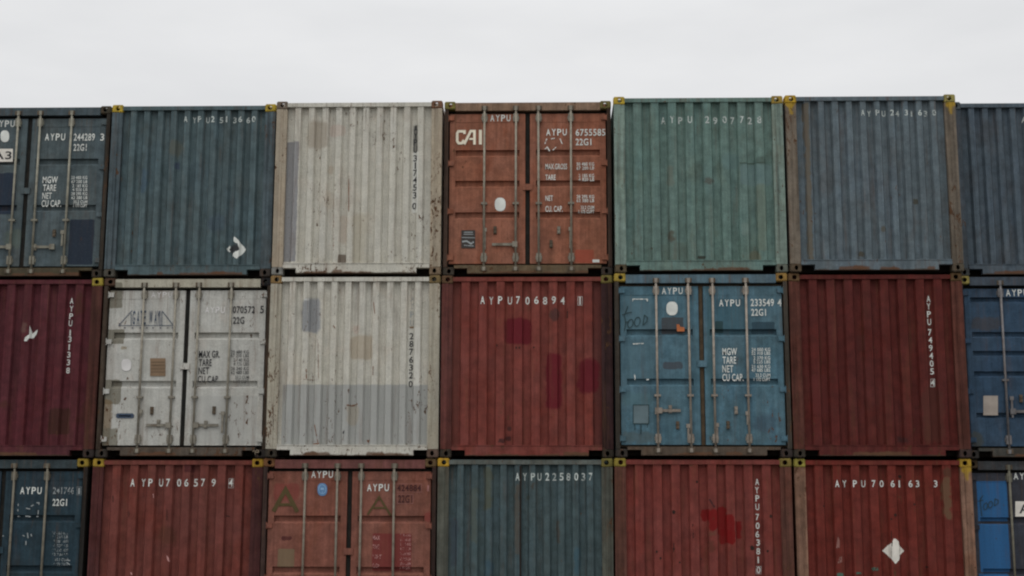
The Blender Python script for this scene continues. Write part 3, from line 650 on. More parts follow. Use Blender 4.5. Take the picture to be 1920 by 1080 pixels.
  patches=[(0.0379, 1.7836, 0.1366, 1.9264, (90.2, 72.0, 66.0), 0.5, 0.03, 0.06), (0.5235, 0.3276, 0.8464, 0.6976, (45.1, 27.4, 20.4), 0.75, 0.008, 0.015), (0.9575, 0.4644, 1.2137, 0.7995, (51.6, 30.9, 20.4), 0.5, 0.03, 0.06), (0.8295, 2.0552, 0.9334, 2.3682, (53.2, 30.9, 23.6), 0.7, 0.03, 0.06), (-0.1803, 0.7177, -0.0645, 0.7941, (56.4, 34.3, 23.6), 0.5, 0.02, 0.05)],
  items=[
   ['cells', 'serial_number', [['A', 0.7563, 2.2639], ['Y', 0.7577, 2.1492], ['P', 0.7587, 2.0398], ['U', 0.7569, 1.9359], ['1', 0.7598, 1.7958], ['3', 0.76, 1.7027], ['1', 0.7562, 1.589], ['3', 0.7574, 1.4781], ['3', 0.7586, 1.3674], ['8', 0.7577, 1.2493]], [0.052, 0.0861], 'w', 0.15],
   ['poly', 'white_scrape', [[0.1117, 1.6723], [0.124, 1.724], [0.1808, 1.7706], [0.1804, 1.9003], [0.2085, 1.7835], [0.2797, 1.8483], [0.2707, 1.7834], [0.2281, 1.7187], [0.1843, 1.7136], [0.1484, 1.6671]], 'w', 0.2]]),
 dict(pos=[-5.12, 0.151, 2.603], door=True, ch=2, base=[142.6, 142.1, 136.2], frame=[52, 44, 36], header=[134, 130, 116], sill=[66, 58, 50], cast=[[60, 44, 34], [26, 26, 28], [40, 36, 32], [36, 32, 30]], rod=[112, 108, 98], guide=0.86, rust=0.68, label='dirty white container with closed doors and a dark triangular bridge logo', key=[2, 2],
  patches=[(-1.2943, 2.1544, -0.9562, 2.5284, (90, 87, 76), 0.9, 0.006, 0.012), (-1.262, 1.6328, -0.9075, 1.845, (90, 87, 76), 0.9, 0.006, 0.012), (-1.2189, 0.7608, -0.9131, 1.1132, (90, 87, 76), 0.9, 0.006, 0.02), (-1.1936, 0.1128, -1.0298, 0.8219, (96, 80, 58), 0.8, 0.02, 0.03), (-1.1828, 0.1129, -0.9273, 0.4157, (90, 87, 76), 0.85, 0.01, 0.02), (-0.9479, 1.5448, -0.8601, 1.5913, (110, 100, 80), 0.7, 0.01, 0.02), (0.145, 0.2027, 1.0627, 0.8782, (132, 132, 128), 0.6, 0.006, 0.006)],
  items=[
   ['line', 'owner_code', 'AYPU', [-0.5357, 2.3071, -0.2294, 2.3907], 'f', 0.3],
   ['line', 'owner_code', 'AYPU', [0.2594, 2.0766, 0.5438, 2.1702], 'f', 0.35],
   ['line', 'serial_number', '070572', [0.6599, 2.0759, 0.9801, 2.1799], 'k', 0.1],
   ['line', 'check_digit', '5', [1.0575, 2.0755, 1.1117, 2.1846], 'k', 0.1],
   ['line', 'size_code', '22G', [0.6708, 1.9204, 0.8334, 2.0241], 'k', 0.1],
   ['line', 'weight_table', 'MAX GR.', [0.1954, 1.4281, 0.4989, 1.5335], 'k', 0.1],
   ['line', 'weight_table', 'TARE', [0.2005, 1.3075, 0.3829, 1.4101], 'k', 0.1],
   ['line', 'weight_table', 'NET', [0.1976, 1.1922, 0.349, 1.2921], 'k', 0.1],
   ['line', 'weight_table', 'CU CAP', [0.1924, 1.072, 0.4821, 1.1691], 'k', 0.1],
   ['line', 'weight_table', '30 480 KG', [0.657, 1.4895, 0.9139, 1.5383], 'k2', 0.3],
   ['line', 'weight_table', '67 200 LBS', [0.659, 1.4355, 0.9158, 1.4843], 'k2', 0.3],
   ['line', 'weight_table', '2 140 KG', [0.6974, 1.3713, 0.9181, 1.4201], 'k2', 0.3],
   ['line', 'weight_table', '4 720 LBS', [0.6994, 1.3149, 0.9201, 1.3636], 'k2', 0.3],
   ['line', 'weight_table', '28 340 KG', [0.666, 1.2483, 0.9224, 1.297], 'k2', 0.3],
   ['line', 'weight_table', '62 480 LBS', [0.6681, 1.192, 0.9244, 1.2406], 'k2', 0.3],
   ['line', 'weight_table', '33.2 CUM', [0.7322, 1.123, 0.9268, 1.1715], 'k2', 0.3],
   ['line', 'weight_table', '1 173 CUFT', [0.7087, 1.0643, 0.9289, 1.1128], 'k2', 0.3],
   ['stroke', 'logo', [[-0.9913, 1.8985], [-0.8046, 2.1206]], 0.0108, 'n', 0.12, False],
   ['stroke', 'logo', [[-0.9929, 1.8985], [-0.1929, 1.8974]], 0.0085, 'n', 0.12, False],
   ['stroke', 'logo', [[-0.3702, 2.1119], [-0.2014, 1.9093]], 0.0108, 'n', 0.12, False],
   ['stroke', 'logo', [[-0.8168, 2.0808], [-0.808, 1.903]], 0.0093, 'n', 0.12, False],
   ['stroke', 'logo', [[-0.4003, 2.112], [-0.3906, 1.9025]], 0.0093, 'n', 0.12, False],
   ['stroke', 'logo', [[-0.3718, 2.096], [-0.363, 1.9024]], 0.0093, 'n', 0.12, False],
   ['line', 'logo', 'G', [-0.793, 1.9125, -0.7581, 2.1166], 'n', 0.3],
   ['line', 'logo', 'A', [-0.7296, 1.9124, -0.6948, 2.1165], 'n', 0.3],
   ['line', 'logo', 'T', [-0.6806, 1.9123, -0.6457, 2.1164], 'n', 0.3],
   ['line', 'logo', 'E', [-0.6347, 1.9123, -0.5998, 2.1163], 'n', 0.3],
   ['line', 'logo', 'W', [-0.55, 1.9121, -0.5025, 2.1162], 'n', 0.3],
   ['line', 'logo', 'A', [-0.4748, 1.912, -0.44, 2.1161], 'n', 0.3],
   ['line', 'logo', 'Y', [-0.4353, 1.912, -0.4005, 2.116], 'n', 0.3],
   ['stroke', 'logo_subtitle', [[-0.9113, 1.8651], [-0.8859, 1.8635]], 0.0231, 'n2', 0.35, False],
   ['stroke', 'logo_subtitle', [[-0.8006, 1.865], [-0.7752, 1.8633]], 0.0231, 'n2', 0.35, False],
   ['stroke', 'logo_subtitle', [[-0.6859, 1.8648], [-0.6606, 1.8632]], 0.0231, 'n2', 0.35, False],
   ['stroke', 'logo_subtitle', [[-0.5911, 1.8647], [-0.5657, 1.8631]], 0.0231, 'n2', 0.35, False],
   ['stroke', 'logo_subtitle', [[-0.5002, 1.8646], [-0.4749, 1.863]], 0.0231, 'n2', 0.35, False],
   ['stroke', 'logo_subtitle', [[-0.3936, 1.8644], [-0.3682, 1.8628]], 0.0231, 'n2', 0.35, False],
   ['stroke', 'logo_subtitle', [[-0.287, 1.8643], [-0.2616, 1.8627]], 0.0231, 'n2', 0.35, False],
   ['stroke', 'logo_subtitle', [[-0.2199, 1.8642], [-0.1945, 1.8626]], 0.0231, 'n2', 0.35, False],
   ['poly', 'faint_round_sticker', [[-0.7784, 1.3272], [-0.7786, 1.3006], [-0.7819, 1.2818], [-0.7883, 1.2665], [-0.7975, 1.2545], [-0.8095, 1.2458], [-0.8245, 1.2405], [-0.8461, 1.2387], [-0.8679, 1.2405], [-0.8834, 1.2458], [-0.8963, 1.2545], [-0.9067, 1.2666], [-0.9146, 1.2819], [-0.9199, 1.3007], [-0.9227, 1.3273], [-0.9226, 1.354], [-0.9193, 1.3728], [-0.9129, 1.3881], [-0.9037, 1.4002], [-0.8917, 1.4089], [-0.8766, 1.4142], [-0.855, 1.416], [-0.8332, 1.4142], [-0.8177, 1.4089], [-0.8048, 1.4001], [-0.7943, 1.388], [-0.7865, 1.3727], [-0.7812, 1.3539]], 'f', 0.1],
   ['poly', 'brown_label', [[-0.51, 1.4235], [-0.2885, 1.4234], [-0.2767, 1.1642], [-0.4977, 1.1642]], 'b', 0.06],
   ['stroke', 'label_text', [[-0.4945, 1.3669], [-0.2937, 1.3668]], 0.0063, 'b2', 0.3, False],
   ['stroke', 'label_text', [[-0.4924, 1.3232], [-0.2917, 1.3231]], 0.0063, 'b2', 0.3, False],
   ['stroke', 'label_text', [[-0.4898, 1.2693], [-0.2892, 1.2693]], 0.0063, 'b2', 0.3, False],
   ['stroke', 'label_text', [[-0.4877, 1.2232], [-0.2871, 1.2231]], 0.0063, 'b2', 0.3, False],
   ['poly', 'dark_label', [[-0.9609, 0.6185], [-0.9411, 0.6312], [-0.7285, 0.6313], [-0.7047, 0.6161], [-0.7028, 0.578], [-0.7225, 0.5628], [-0.9375, 0.5627], [-0.9639, 0.5779]], 'n', 0.02],
   ['poly', 'label_text', [[-0.9242, 0.6033], [-0.745, 0.6034], [-0.7441, 0.5856], [-0.9233, 0.5855]], 'w', 0.2],
   ['hh', -0.5155, -0.2014, 0.4616, -0.1758],
   ['hh', 0.5179, 0.1993, 0.4623, 0.1738],
   ['hc', -0.4487, 0.6695],
   ['hc', -0.3456, 0.487],
   ['hc', 0.4458, 0.6749],
   ['hc', 0.334, 0.4723],
   ['hv', 0.5767, 0.6573, 0.3538],
   ['hv', -0.6004, 0.6822, 0.5933]]),
 dict(pos=[-2.665, -0.014, 2.603], door=False, base=[152.7, 150.2, 140.5], prof='B', frame=[128, 123, 110], cast=[[102, 82, 52], [92, 78, 52], [40, 36, 30], [74, 60, 52]], rust=0.6, label='off-white corrugated container with a lower third painted grey', key=[2, 3],
  patches=[(-1.0082, 0.1264, 1.0499, 1.0243, (127, 128, 125), 0.95, 0.004, 0.002), (-0.7648, 1.7736, -0.4869, 2.2561, (110, 112, 114), 0.9, 0.025, 0.03), (-0.0539, 1.3859, 0.2603, 1.7242, (136, 126, 110), 0.75, 0.02, 0.02), (0.7584, 1.0066, 0.9403, 1.8433, (160, 159, 152), 0.7, 0.006, 0.006), (-0.0217, 1.7549, 0.0672, 1.8827, (152, 134, 124), 0.5, 0.02, 0.03), (-0.0827, 0.4549, 0.0807, 0.7552, (128, 122, 110), 0.7, 0.02, 0.03), (-0.733, 2.2305, -0.6615, 2.2562, (168, 168, 164), 0.7, 0.01, 0.01)],
  items=[
   ['stroke', 'rust_streak', [[-0.0907, 0.7351], [-0.015, 0.7251], [0.07, 0.7502]], 0.0177, 'r', 0.4, False],
   ['stroke', 'rust_streak', [[-0.512, 1.6152], [-0.4935, 1.1077]], 0.0076, 'r', 0.5, False],
   ['stroke', 'rust_streak', [[-0.6744, 1.2469], [-0.6655, 1.1077]], 0.0126, 'r', 0.5, False],
   ['stroke', 'rust_streak', [[-0.5544, 0.1854], [-0.4593, 0.1954]], 0.0152, 'r', 0.4, False],
   ['stroke', 'rust_streak', [[-0.5315, 0.4545], [-0.4796, 0.2053]], 0.0126, 'r', 0.6, False],
   ['stroke', 'rust_streak', [[0.2808, 1.2844], [0.2783, 1.158]], 0.0101, 'r', 0.4, False],
   ['poly', 'rust_spot', [[0.2012, 0.2433], [0.2511, 0.2508], [0.2271, 0.2011]], 'r', 0.2],
   ['poly', 'rust_spot', [[-0.1322, 0.355], [-0.1078, 0.385], [-0.1118, 0.3426], [-0.1263, 0.3177]], 'k', 0.2],
   ['stroke', 'rust_streak', [[-0.3025, 1.8704], [-0.2734, 1.8243]], 0.0126, 'r', 0.4, False],
   ['stroke', 'rust_streak', [[0.2678, 2.203], [0.2864, 2.036]], 0.0101, 'r', 0.6, False],
   ['stroke', 'rust_streak', [[-0.7411, 1.0976], [-0.4729, 1.0925]], 0.0076, 'r', 0.6, False],
   ['cells', 'serial_number', [['A', 0.8166, 2.2612], ['Y', 0.8157, 2.1558], ['P', 0.815, 2.0327], ['U', 0.8143, 1.9098]], [0.0535, 0.0874], 'g', 0.55],
   ['cells', 'serial_number', [['2', 0.812, 1.7209], ['8', 0.8112, 1.6089], ['7', 0.8104, 1.4971], ['6', 0.8121, 1.3829], ['3', 0.8112, 1.2715], ['2', 0.8129, 1.1604], ['0', 0.8098, 1.0368]], [0.0583, 0.0917], 'k', 0.08],
   ['poly', 'rust_spot', [[0.7821, 1.8587], [0.8429, 1.8587], [0.8433, 1.8331], [0.7825, 1.8332]], 'b', 0.3]]),
 dict(pos=[-0.211, 0.013, 2.603], door=False, base=[92.6, 45.4, 39.2], prof='A', frame=[60, 36, 32], cast=[[70, 52, 36], [92, 84, 44], [40, 36, 30], [40, 36, 30]], rust=0.35, label='red container with three dark crimson touch-up patches, second row centre', posts=[[72, 40, 36], [44, 28, 28]], key=[2, 4],
  patches=[(-1.0905, 0.1468, -0.9644, 2.4889, (70, 42, 36), 0.55, 0.03, 0.05), (0.9347, 0.1491, 1.0852, 2.4845, (58, 34, 32), 0.6, 0.03, 0.05), (-0.316, 1.6009, 0.0605, 1.9833, (78, 20, 28), 0.93, 0.022, 0.03), (0.2715, 0.6883, 0.4921, 1.4685, (78, 20, 28), 0.93, 0.022, 0.03), (0.7156, 0.9087, 1.0163, 1.3922, (76, 20, 28), 0.9, 0.03, 0.05), (0.3209, 1.9417, 0.4575, 2.0952, (58, 38, 36), 0.85, 0.02, 0.06), (-0.4003, 0.2145, -0.3105, 0.2716, (40, 24, 24), 0.85, 0.01, 0.04), (-0.3056, 0.2345, -0.2258, 0.2941, (44, 24, 24), 0.85, 0.01, 0.04), (-0.2811, 0.3836, -0.2162, 0.4334, (44, 28, 26), 0.8, 0.01, 0.03), (-0.4379, 1.8457, -0.3164, 1.9479, (96, 52, 42), 0.5, 0.02, 0.04)],
  items=[
   ['cells', 'serial_number', [['A', -0.6302, 2.2342], ['Y', -0.5083, 2.234], ['P', -0.3787, 2.2338], ['U', -0.2416, 2.2336], ['7', -0.1249, 2.2334], ['0', 0.0096, 2.2331], ['6', 0.1364, 2.2329], ['8', 0.2606, 2.2327], ['9', 0.3848, 2.2324], ['4', 0.5115, 2.2322], ['1', 0.7596, 2.2317]], [0.061, 0.1105], 'w', 0.25],
   ['stroke', 'check_digit_box', [[0.7293, 2.2895], [0.7926, 2.2894], [0.7918, 2.1663], [0.7286, 2.1664]], 0.0056, 'w', 0.3, True],
   ['poly', 'rust_spot', [[-0.434, 1.5986], [-0.4138, 1.5986], [-0.4162, 1.5706], [-0.4339, 1.5757]], 'dk', 0.1],
   ['poly', 'rust_spot', [[-0.1588, 1.5628], [-0.1386, 1.5628], [-0.1411, 1.5348], [-0.1587, 1.5399]], 'dk', 0.1],
   ['poly', 'rust_spot', [[-0.1134, 1.5627], [-0.0932, 1.5627], [-0.0957, 1.5348], [-0.1134, 1.5399]], 'dk', 0.1],
   ['poly', 'rust_spot', [[0.0908, 1.5676], [0.111, 1.5676], [0.1084, 1.5397], [0.0908, 1.5448]], 'dk', 0.1],
   ['stroke', 'scratch', [[0.5792, 2.1128], [0.5735, 1.9721]], 0.0126, 'dk', 0.5, False]]),
 dict(pos=[2.248, -0.125, 2.603], door=True, ch=2, base=[59, 84, 94], frame=[50, 46, 40], header=[64, 82, 90], sill=[66, 57, 48], cast=[[124, 106, 44], [112, 88, 46], [40, 36, 32], [40, 34, 32]], rod=[118, 111, 102], guide=0.86, rust=0.4, gasket=[60, 50, 38], label='light blue container with closed doors, pale rods and scrawled FOOD in dark paint', key=[2, 5],
  patches=[(0.2168, 1.7244, 0.6286, 2.231, (43.2, 69.4, 78.9), 0.6, 0.01, 0.02), (-1.1087, 1.7385, -0.6827, 2.2845, (67.4, 89.2, 96.7), 0.55, 0.02, 0.05), (-1.0664, 1.0226, -0.6929, 1.5996, (63.9, 85.9, 93.4), 0.4, 0.03, 0.06), (-1.1218, 0.699, -0.7004, 0.8979, (62.2, 85.9, 90.2), 0.5, 0.03, 0.05), (-1.1275, 0.2048, -0.6833, 0.3526, (62.2, 69.4, 67.7), 0.6, 0.03, 0.06), (0.0775, 0.2058, 0.1768, 2.41, (50.1, 76.0, 78.9), 0.4, 0.02, 0.05), (0.1986, 1.7498, 0.3083, 1.9115, (32.8, 49.6, 49.9), 0.85, 0.006, 0.008), (0.7066, 1.7339, 1.0302, 1.9006, (34.5, 51.2, 59.6), 0.85, 0.006, 0.008), (-0.555, 1.7354, -0.2502, 1.9682, (51.8, 52.9, 54.8), 0.9, 0.006, 0.01), (-0.549, 1.2325, -0.2656, 1.3352, (53.5, 54.5, 58.0), 0.8, 0.008, 0.015), (0.7005, 0.354, 1.0203, 0.6006, (48.4, 61.1, 72.5), 0.5, 0.03, 0.05), (0.2708, 1.0349, 0.6174, 1.0972, (48.4, 64.4, 75.7), 0.4, 0.02, 0.03)],
  items=[
   ['line', 'owner_code', 'AYPU', [-0.5448, 2.2963, -0.2513, 2.3907], 'w', 0.12],
   ['poly', 'round_sticker', [[-0.3259, 2.0912], [-0.3281, 2.0618], [-0.3332, 2.0411], [-0.3414, 2.0242], [-0.3525, 2.011], [-0.3665, 2.0013], [-0.3836, 1.9955], [-0.4077, 1.9936], [-0.4317, 1.9956], [-0.4486, 2.0015], [-0.4623, 2.0111], [-0.4729, 2.0244], [-0.4806, 2.0413], [-0.485, 2.0621], [-0.4862, 2.0915], [-0.4841, 2.1209], [-0.4789, 2.1417], [-0.4708, 2.1585], [-0.4596, 2.1719], [-0.4456, 2.1815], [-0.4285, 2.1873], [-0.4044, 2.1893], [-0.3803, 2.1873], [-0.3634, 2.1814], [-0.3497, 2.1717], [-0.3391, 2.1583], [-0.3315, 2.1414], [-0.327, 2.1206]], 'w', 0.0],
   ['line', 'owner_code', 'AYPU', [0.2587, 2.1218, 0.5511, 2.2184], 'w', 0.12],
   ['line', 'serial_number', '233549', [0.7011, 2.121, 1.0282, 2.2252], 'w', 0.12],
   ['line', 'check_digit', '4', [1.0781, 2.1206, 1.133, 2.2247], 'w', 0.3],
   ['line', 'size_code', '22G1', [0.7049, 1.9842, 0.9119, 2.083], 'w', 0.12],
   ['line', 'weight_table', 'MGW', [0.2877, 1.4275, 0.4915, 1.528], 'w', 0.12],
   ['line', 'weight_table', 'TARE', [0.2899, 1.3072, 0.4761, 1.4074], 'w', 0.12],
   ['line', 'weight_table', 'NET', [0.2821, 1.1846, 0.4334, 1.2847], 'w', 0.12],
   ['line', 'weight_table', 'CU CAP.', [0.2793, 1.0623, 0.574, 1.1646], 'w', 0.12],
   ['line', 'weight_table', '24 000 KG', [0.6984, 1.4824, 0.9565, 1.5301], 'w', 0.25],
   ['line', 'weight_table', '52 910 LBS', [0.697, 1.4297, 0.955, 1.4774], 'w', 0.25],
   ['line', 'weight_table', '2 370 KG', [0.72, 1.3645, 0.9531, 1.4122], 'w', 0.25],
   ['line', 'weight_table', '5 225 LBS', [0.7185, 1.3095, 0.9515, 1.357], 'w', 0.25],
   ['line', 'weight_table', '21 630 KG', [0.692, 1.2444, 0.9497, 1.292], 'w', 0.25],
   ['line', 'weight_table', '47 685 LBS', [0.6906, 1.192, 0.9481, 1.2394], 'w', 0.25],
   ['line', 'weight_table', '33.2 CUM', [0.7432, 1.1221, 0.9461, 1.1695], 'w', 0.25],
   ['line', 'weight_table', '1 172 CUFT', [0.7169, 1.0647, 0.9445, 1.1121], 'w', 0.25],
   ['poly', 'orange_label', [[-0.3449, 1.8668], [-0.305, 1.8617], [-0.3005, 1.8313], [-0.2358, 1.8211], [-0.2369, 1.763], [-0.3417, 1.7656]], 'o', 0.1],
   ['stroke', 'tape_remnant', [[-0.9607, 2.2259], [-0.7499, 2.2255]], 0.0152, 'w', 0.5, False],
   ['stroke', 'tape_remnant', [[-0.9634, 1.5871], [-0.8136, 1.5945]], 0.0152, 'w', 0.5, False],
   ['stroke', 'tape_remnant', [[-0.9438, 1.1601], [-0.9397, 1.0825]], 0.0152, 'w', 0.5, False],
   ['stroke', 'tape_remnant', [[-0.7832, 1.0825], [-0.7458, 1.0875]], 0.0152, 'w', 0.5, False],
   ['stroke', 'tape_remnant', [[-0.7498, 2.2281], [-0.7553, 2.1924]], 0.0152, 'w', 0.5, False],
   ['stroke', 'tape_remnant', [[-0.9557, 2.2234], [-0.9561, 2.1928]], 0.0152, 'w', 0.5, False],
   ['stroke', 'scrawl', [[-1.0271, 2.1267], [-1.0788, 1.992], [-1.0599, 1.8905], [-1.0812, 1.7766]], 0.0126, 'd', 0.25, False],
   ['stroke', 'scrawl', [[-1.1138, 1.9972], [-1.0483, 2.025], [-0.9705, 2.0401]], 0.0126, 'd', 0.25, False],
   ['stroke', 'scrawl', [[-1.0699, 1.8905], [-1.0146, 1.9082]], 0.0126, 'd', 0.25, False],
   ['stroke', 'scrawl', [[-0.9574, 1.8777], [-0.9571, 1.9081], [-0.9669, 1.9304], [-0.9842, 1.9386], [-1.0044, 1.9305], [-1.0221, 1.9082], [-1.0325, 1.8778], [-1.0328, 1.8474], [-1.023, 1.8252], [-1.0057, 1.817], [-0.9855, 1.8251], [-0.9678, 1.8473]], 0.0126, 'd', 0.25, True],
   ['stroke', 'scrawl', [[-0.857, 1.9029], [-0.8569, 1.9359], [-0.8676, 1.9601], [-0.8862, 1.9689], [-0.9076, 1.9601], [-0.9263, 1.936], [-0.9371, 1.903], [-0.9371, 1.8701], [-0.9264, 1.846], [-0.9079, 1.8371], [-0.8864, 1.8459], [-0.8678, 1.87]], 0.0126, 'd', 0.25, True],
   ['stroke', 'scrawl', [[-0.8201, 1.8522], [-0.7956, 1.9992], [-0.7535, 1.9636], [-0.7644, 1.9028], [-0.8151, 1.8522]], 0.0126, 'd', 0.25, False],
   ['poly', 'grey_plate', [[-0.9689, 0.7288], [-0.7534, 0.7288], [-0.757, 0.4687], [-0.9721, 0.4686]], 'g3', 0.05],
   ['stroke', 'plate_edge', [[-0.9689, 0.7288], [-0.7534, 0.7288], [-0.757, 0.4687], [-0.9721, 0.4686]], 0.0101, 'd', 0.35, True],
   ['stroke', 'rust_streak', [[-0.8634, 0.4637], [-0.8677, 0.323]], 0.0152, 'd', 0.4, False],
   ['stroke', 'rust_streak', [[-0.9524, 0.4637], [-0.9485, 0.3772]], 0.0101, 'd', 0.5, False],
   ['stroke', 'rust_streak', [[-0.7744, 0.4638], [-0.7751, 0.4144]], 0.0101, 'd', 0.5, False],
   ['hh', -0.3118, -0.6036, 0.6496, -0.6481],
   ['hc', -0.4548, 0.6694],
   ['hc', -0.3549, 0.4468],
   ['hc', 0.4587, 0.6549],
   ['hc', 0.3429, 0.4522],
   ['hv', -0.2115, 0.4642, 0.2055],
   ['hv', 0.1882, 0.4768, 0.2427],
   ['hv', 0.6136, 0.6376, 0.4524]]),
 dict(pos=[4.702, -0.108, 2.603], door=False, base=[67.0, 26.8, 23.4], prof='A', frame=[68, 38, 31], cast=[[76, 58, 38], [70, 54, 34], [40, 36, 30], [46, 36, 34]], rust=0.3, label='dark brick red corrugated container with vertical white lettering near its right edge', key=[2, 6],
  patches=[(-0.9302, 0.6004, -0.7086, 1.1584, (72, 32, 30), 0.6, 0.01, 0.02), (0.222, 0.208, 0.344, 0.2815, (40, 26, 26), 0.7, 0.02, 0.05), (-0.2862, 1.4954, -0.1625, 1.7212, (60, 30, 28), 0.6, 0.01, 0.02), (0.5799, 0.2084, 0.8733, 0.9717, (64, 36, 30), 0.6, 0.03, 0.05)],
  items=[
   ['cells', 'serial_number', [['A', 0.7519, 2.2297], ['Y', 0.7492, 2.1234], ['P', 0.7488, 2.0122], ['U', 0.7484, 1.9013], ['7', 0.7488, 1.7553], ['4', 0.7508, 1.6449], ['9', 0.7503, 1.5321], ['4', 0.7524, 1.4221], ['0', 0.752, 1.3123], ['5', 0.7516, 1.2026], ['4', 0.7536, 1.0436]], [0.0521, 0.0886], 'w', 0.2],
   ['stroke', 'check_digit_box', [[0.7292, 1.0957], [0.7832, 1.0957], [0.778, 0.989], [0.724, 0.989]], 0.0056, 'w', 0.3, True]]),
 dict(pos=[7.152, 0.13, 2.603], door=True, ch=5, base=[40, 57, 73], frame=[38, 44, 54], header=[50, 58, 66], sill=[50, 50, 46], cast=[[120, 110, 60], [40, 36, 30], [36, 34, 32], [40, 36, 30]], rod=[92, 90, 90], guide=1.1, rust=0.25, label='navy blue ribbed-door container cut by the right edge with a beige square label', key=[2, 7],
  patches=[(-1.0376, 1.8065, -0.625, 1.9977, (58.9, 52.7, 48.5), 0.45, 0.02, 0.06), (-1.154, 0.163, -0.9764, 0.3861, (53.2, 54.5, 48.5), 0.7, 0.02, 0.04)],
  items=[
   ['line', 'owner_code', 'AYPU', [-0.5417, 2.3015, -0.2308, 2.399], 'w', 0.1],
   ['poly', 'beige_label', [[-0.9407, 0.8825], [-0.7375, 0.8825], [-0.753, 0.6077], [-0.9557, 0.6076]], 'be', 0.06],
   ['hh', -0.3372, -0.5473, 0.6602, -0.5646],
   ['hv', -0.5572, 0.8725, 0.5729],
   ['hc', -0.4203, 0.8425]]),
 dict(pos=[-7.66, 0.18, 0.0], door=True, ch=2, base=[31, 45, 52], frame=[30, 28, 26], header=[42, 50, 52], sill=[40, 36, 32], cast=[[140, 120, 42], [116, 98, 38], [40, 36, 30], [40, 36, 30]], rod=[88, 84, 74], guide=0.86, label='very dark blue container at the lower left corner of the wall, doors closed', key=[3, 1],
  patches=[],
  items=[
   ['line', 'owner_code', 'AYPU', [0.2525, 2.0901, 0.5585, 2.1884], 'w', 0.15],
   ['line', 'serial_number', '241746', [0.7216, 2.091, 1.0221, 2.1893], 'g', 0.5],
   ['line', 'check_digit', '1', [1.0819, 2.0932, 1.1124, 2.1764], 'g', 0.4],
   ['stroke', 'check_digit_box', [[1.0616, 2.193], [1.1261, 2.1931], [1.1324, 2.0799], [1.068, 2.0798]], 0.0037, 'g', 0.3, True],
   ['line', 'size_code', '22G1', [0.7264, 1.9248, 0.9316, 2.0228], 'w', 0.15],
   ['line', 'weight_table', '30 480 KG', [0.7434, 1.5264, 0.9715, 1.5659], 'g', 0.6],
   ['line', 'weight_table', '67 200 LB', [0.7466, 1.4737, 0.9745, 1.5132], 'g', 0.6],
   ['line', 'weight_table', '2 185 KG', [0.7671, 1.4128, 0.978, 1.4523], 'g', 0.6],
   ['line', 'weight_table', '4 820 LB', [0.7707, 1.352, 0.9815, 1.3915], 'g', 0.6],
   ['line', 'weight_table', '28 295 KG', [0.7576, 1.2896, 0.9851, 1.329], 'g', 0.6],
   ['line', 'weight_table', '62 380 LB', [0.7611, 1.2306, 0.9885, 1.2699], 'g', 0.6],
   ['line', 'weight_table', '33.2 CUM', [0.8058, 1.1586, 0.9927, 1.1979], 'g', 0.6],
   ['line', 'weight_table', '1 173 CUFT', [0.796, 1.0964, 0.9963, 1.1357], 'g', 0.6],
   ['stroke', 'tape_remnant', [[0.2347, 1.7792], [0.2756, 1.776]], 0.0135, 'g', 0.35, False],
   ['stroke', 'tape_remnant', [[0.3482, 1.7811], [0.425, 1.773]], 0.0135, 'g', 0.35, False],
   ['stroke', 'tape_remnant', [[0.5061, 1.7765], [0.5366, 1.7766]], 0.0135, 'g', 0.35, False],
   ['stroke', 'tape_remnant', [[0.3497, 1.8922], [0.4098, 1.8807]], 0.0135, 'g', 0.35, False],
   ['stroke', 'tape_remnant', [[0.4193, 1.9189], [0.4571, 1.9389]], 0.0135, 'g', 0.35, False],
   ['stroke', 'tape_remnant', [[0.4976, 1.9689], [0.5316, 1.969], [0.5332, 1.9424]], 0.0135, 'g', 0.35, False],
   ['stroke', 'tape_remnant', [[0.2353, 1.955], [0.2375, 1.9218]], 0.0135, 'g', 0.35, False],
   ['stroke', 'tape_remnant', [[0.5295, 1.8644], [0.5297, 1.8064]], 0.0135, 'g', 0.35, False],
   ['stroke', 'tape_remnant', [[0.3915, 1.5498], [0.4063, 1.4757]], 0.0135, 'g', 0.35, False],
   ['stroke', 'tape_remnant', [[0.3784, 1.4344], [0.3819, 1.3801]], 0.0135, 'g', 0.35, False],
   ['stroke', 'tape_remnant', [[0.4433, 1.5335], [0.4555, 1.5005]], 0.0135, 'g', 0.35, False],
   ['stroke', 'tape_remnant', [[0.9677, 1.1735], [1.022, 1.1655]], 0.0135, 'g', 0.35, False],
   ['stroke', 'tape_remnant', [[0.978, 1.1408], [1.022, 1.1083]], 0.0135, 'g', 0.35, False],
   ['stroke', 'tape_remnant', [[0.039, 1.5043], [0.0594, 1.5044]], 0.0135, 'g', 0.35, False],
   ['stroke', 'tape_remnant', [[0.235, 1.8803], [0.2405, 1.8471]], 0.0135, 'g', 0.35, False],
   ['stroke', 'tape_remnant', [[0.3259, 1.5166], [0.354, 1.5002]], 0.0135, 'g', 0.35, False]]),
 dict(pos=[-5.158, 0.176, 0.0], door=False, base=[85.4, 44.6, 38.5], prof='A', frame=[60, 32, 31], cast=[[124, 102, 38], [134, 106, 36], [40, 36, 30], [40, 36, 30]], rust=0.3, label='red corrugated container, second from the left in the lowest row', key=[3, 2],
  patches=[(0.0927, 2.3981, 0.2281, 2.5082, (56.6, 25.9, 27.7), 0.8, 0.006, 0.01), (-0.2739, 1.4159, -0.0052, 1.6457, (63.4, 39.7, 29.3), 0.5, 0.05, 0.08)],
  items=[
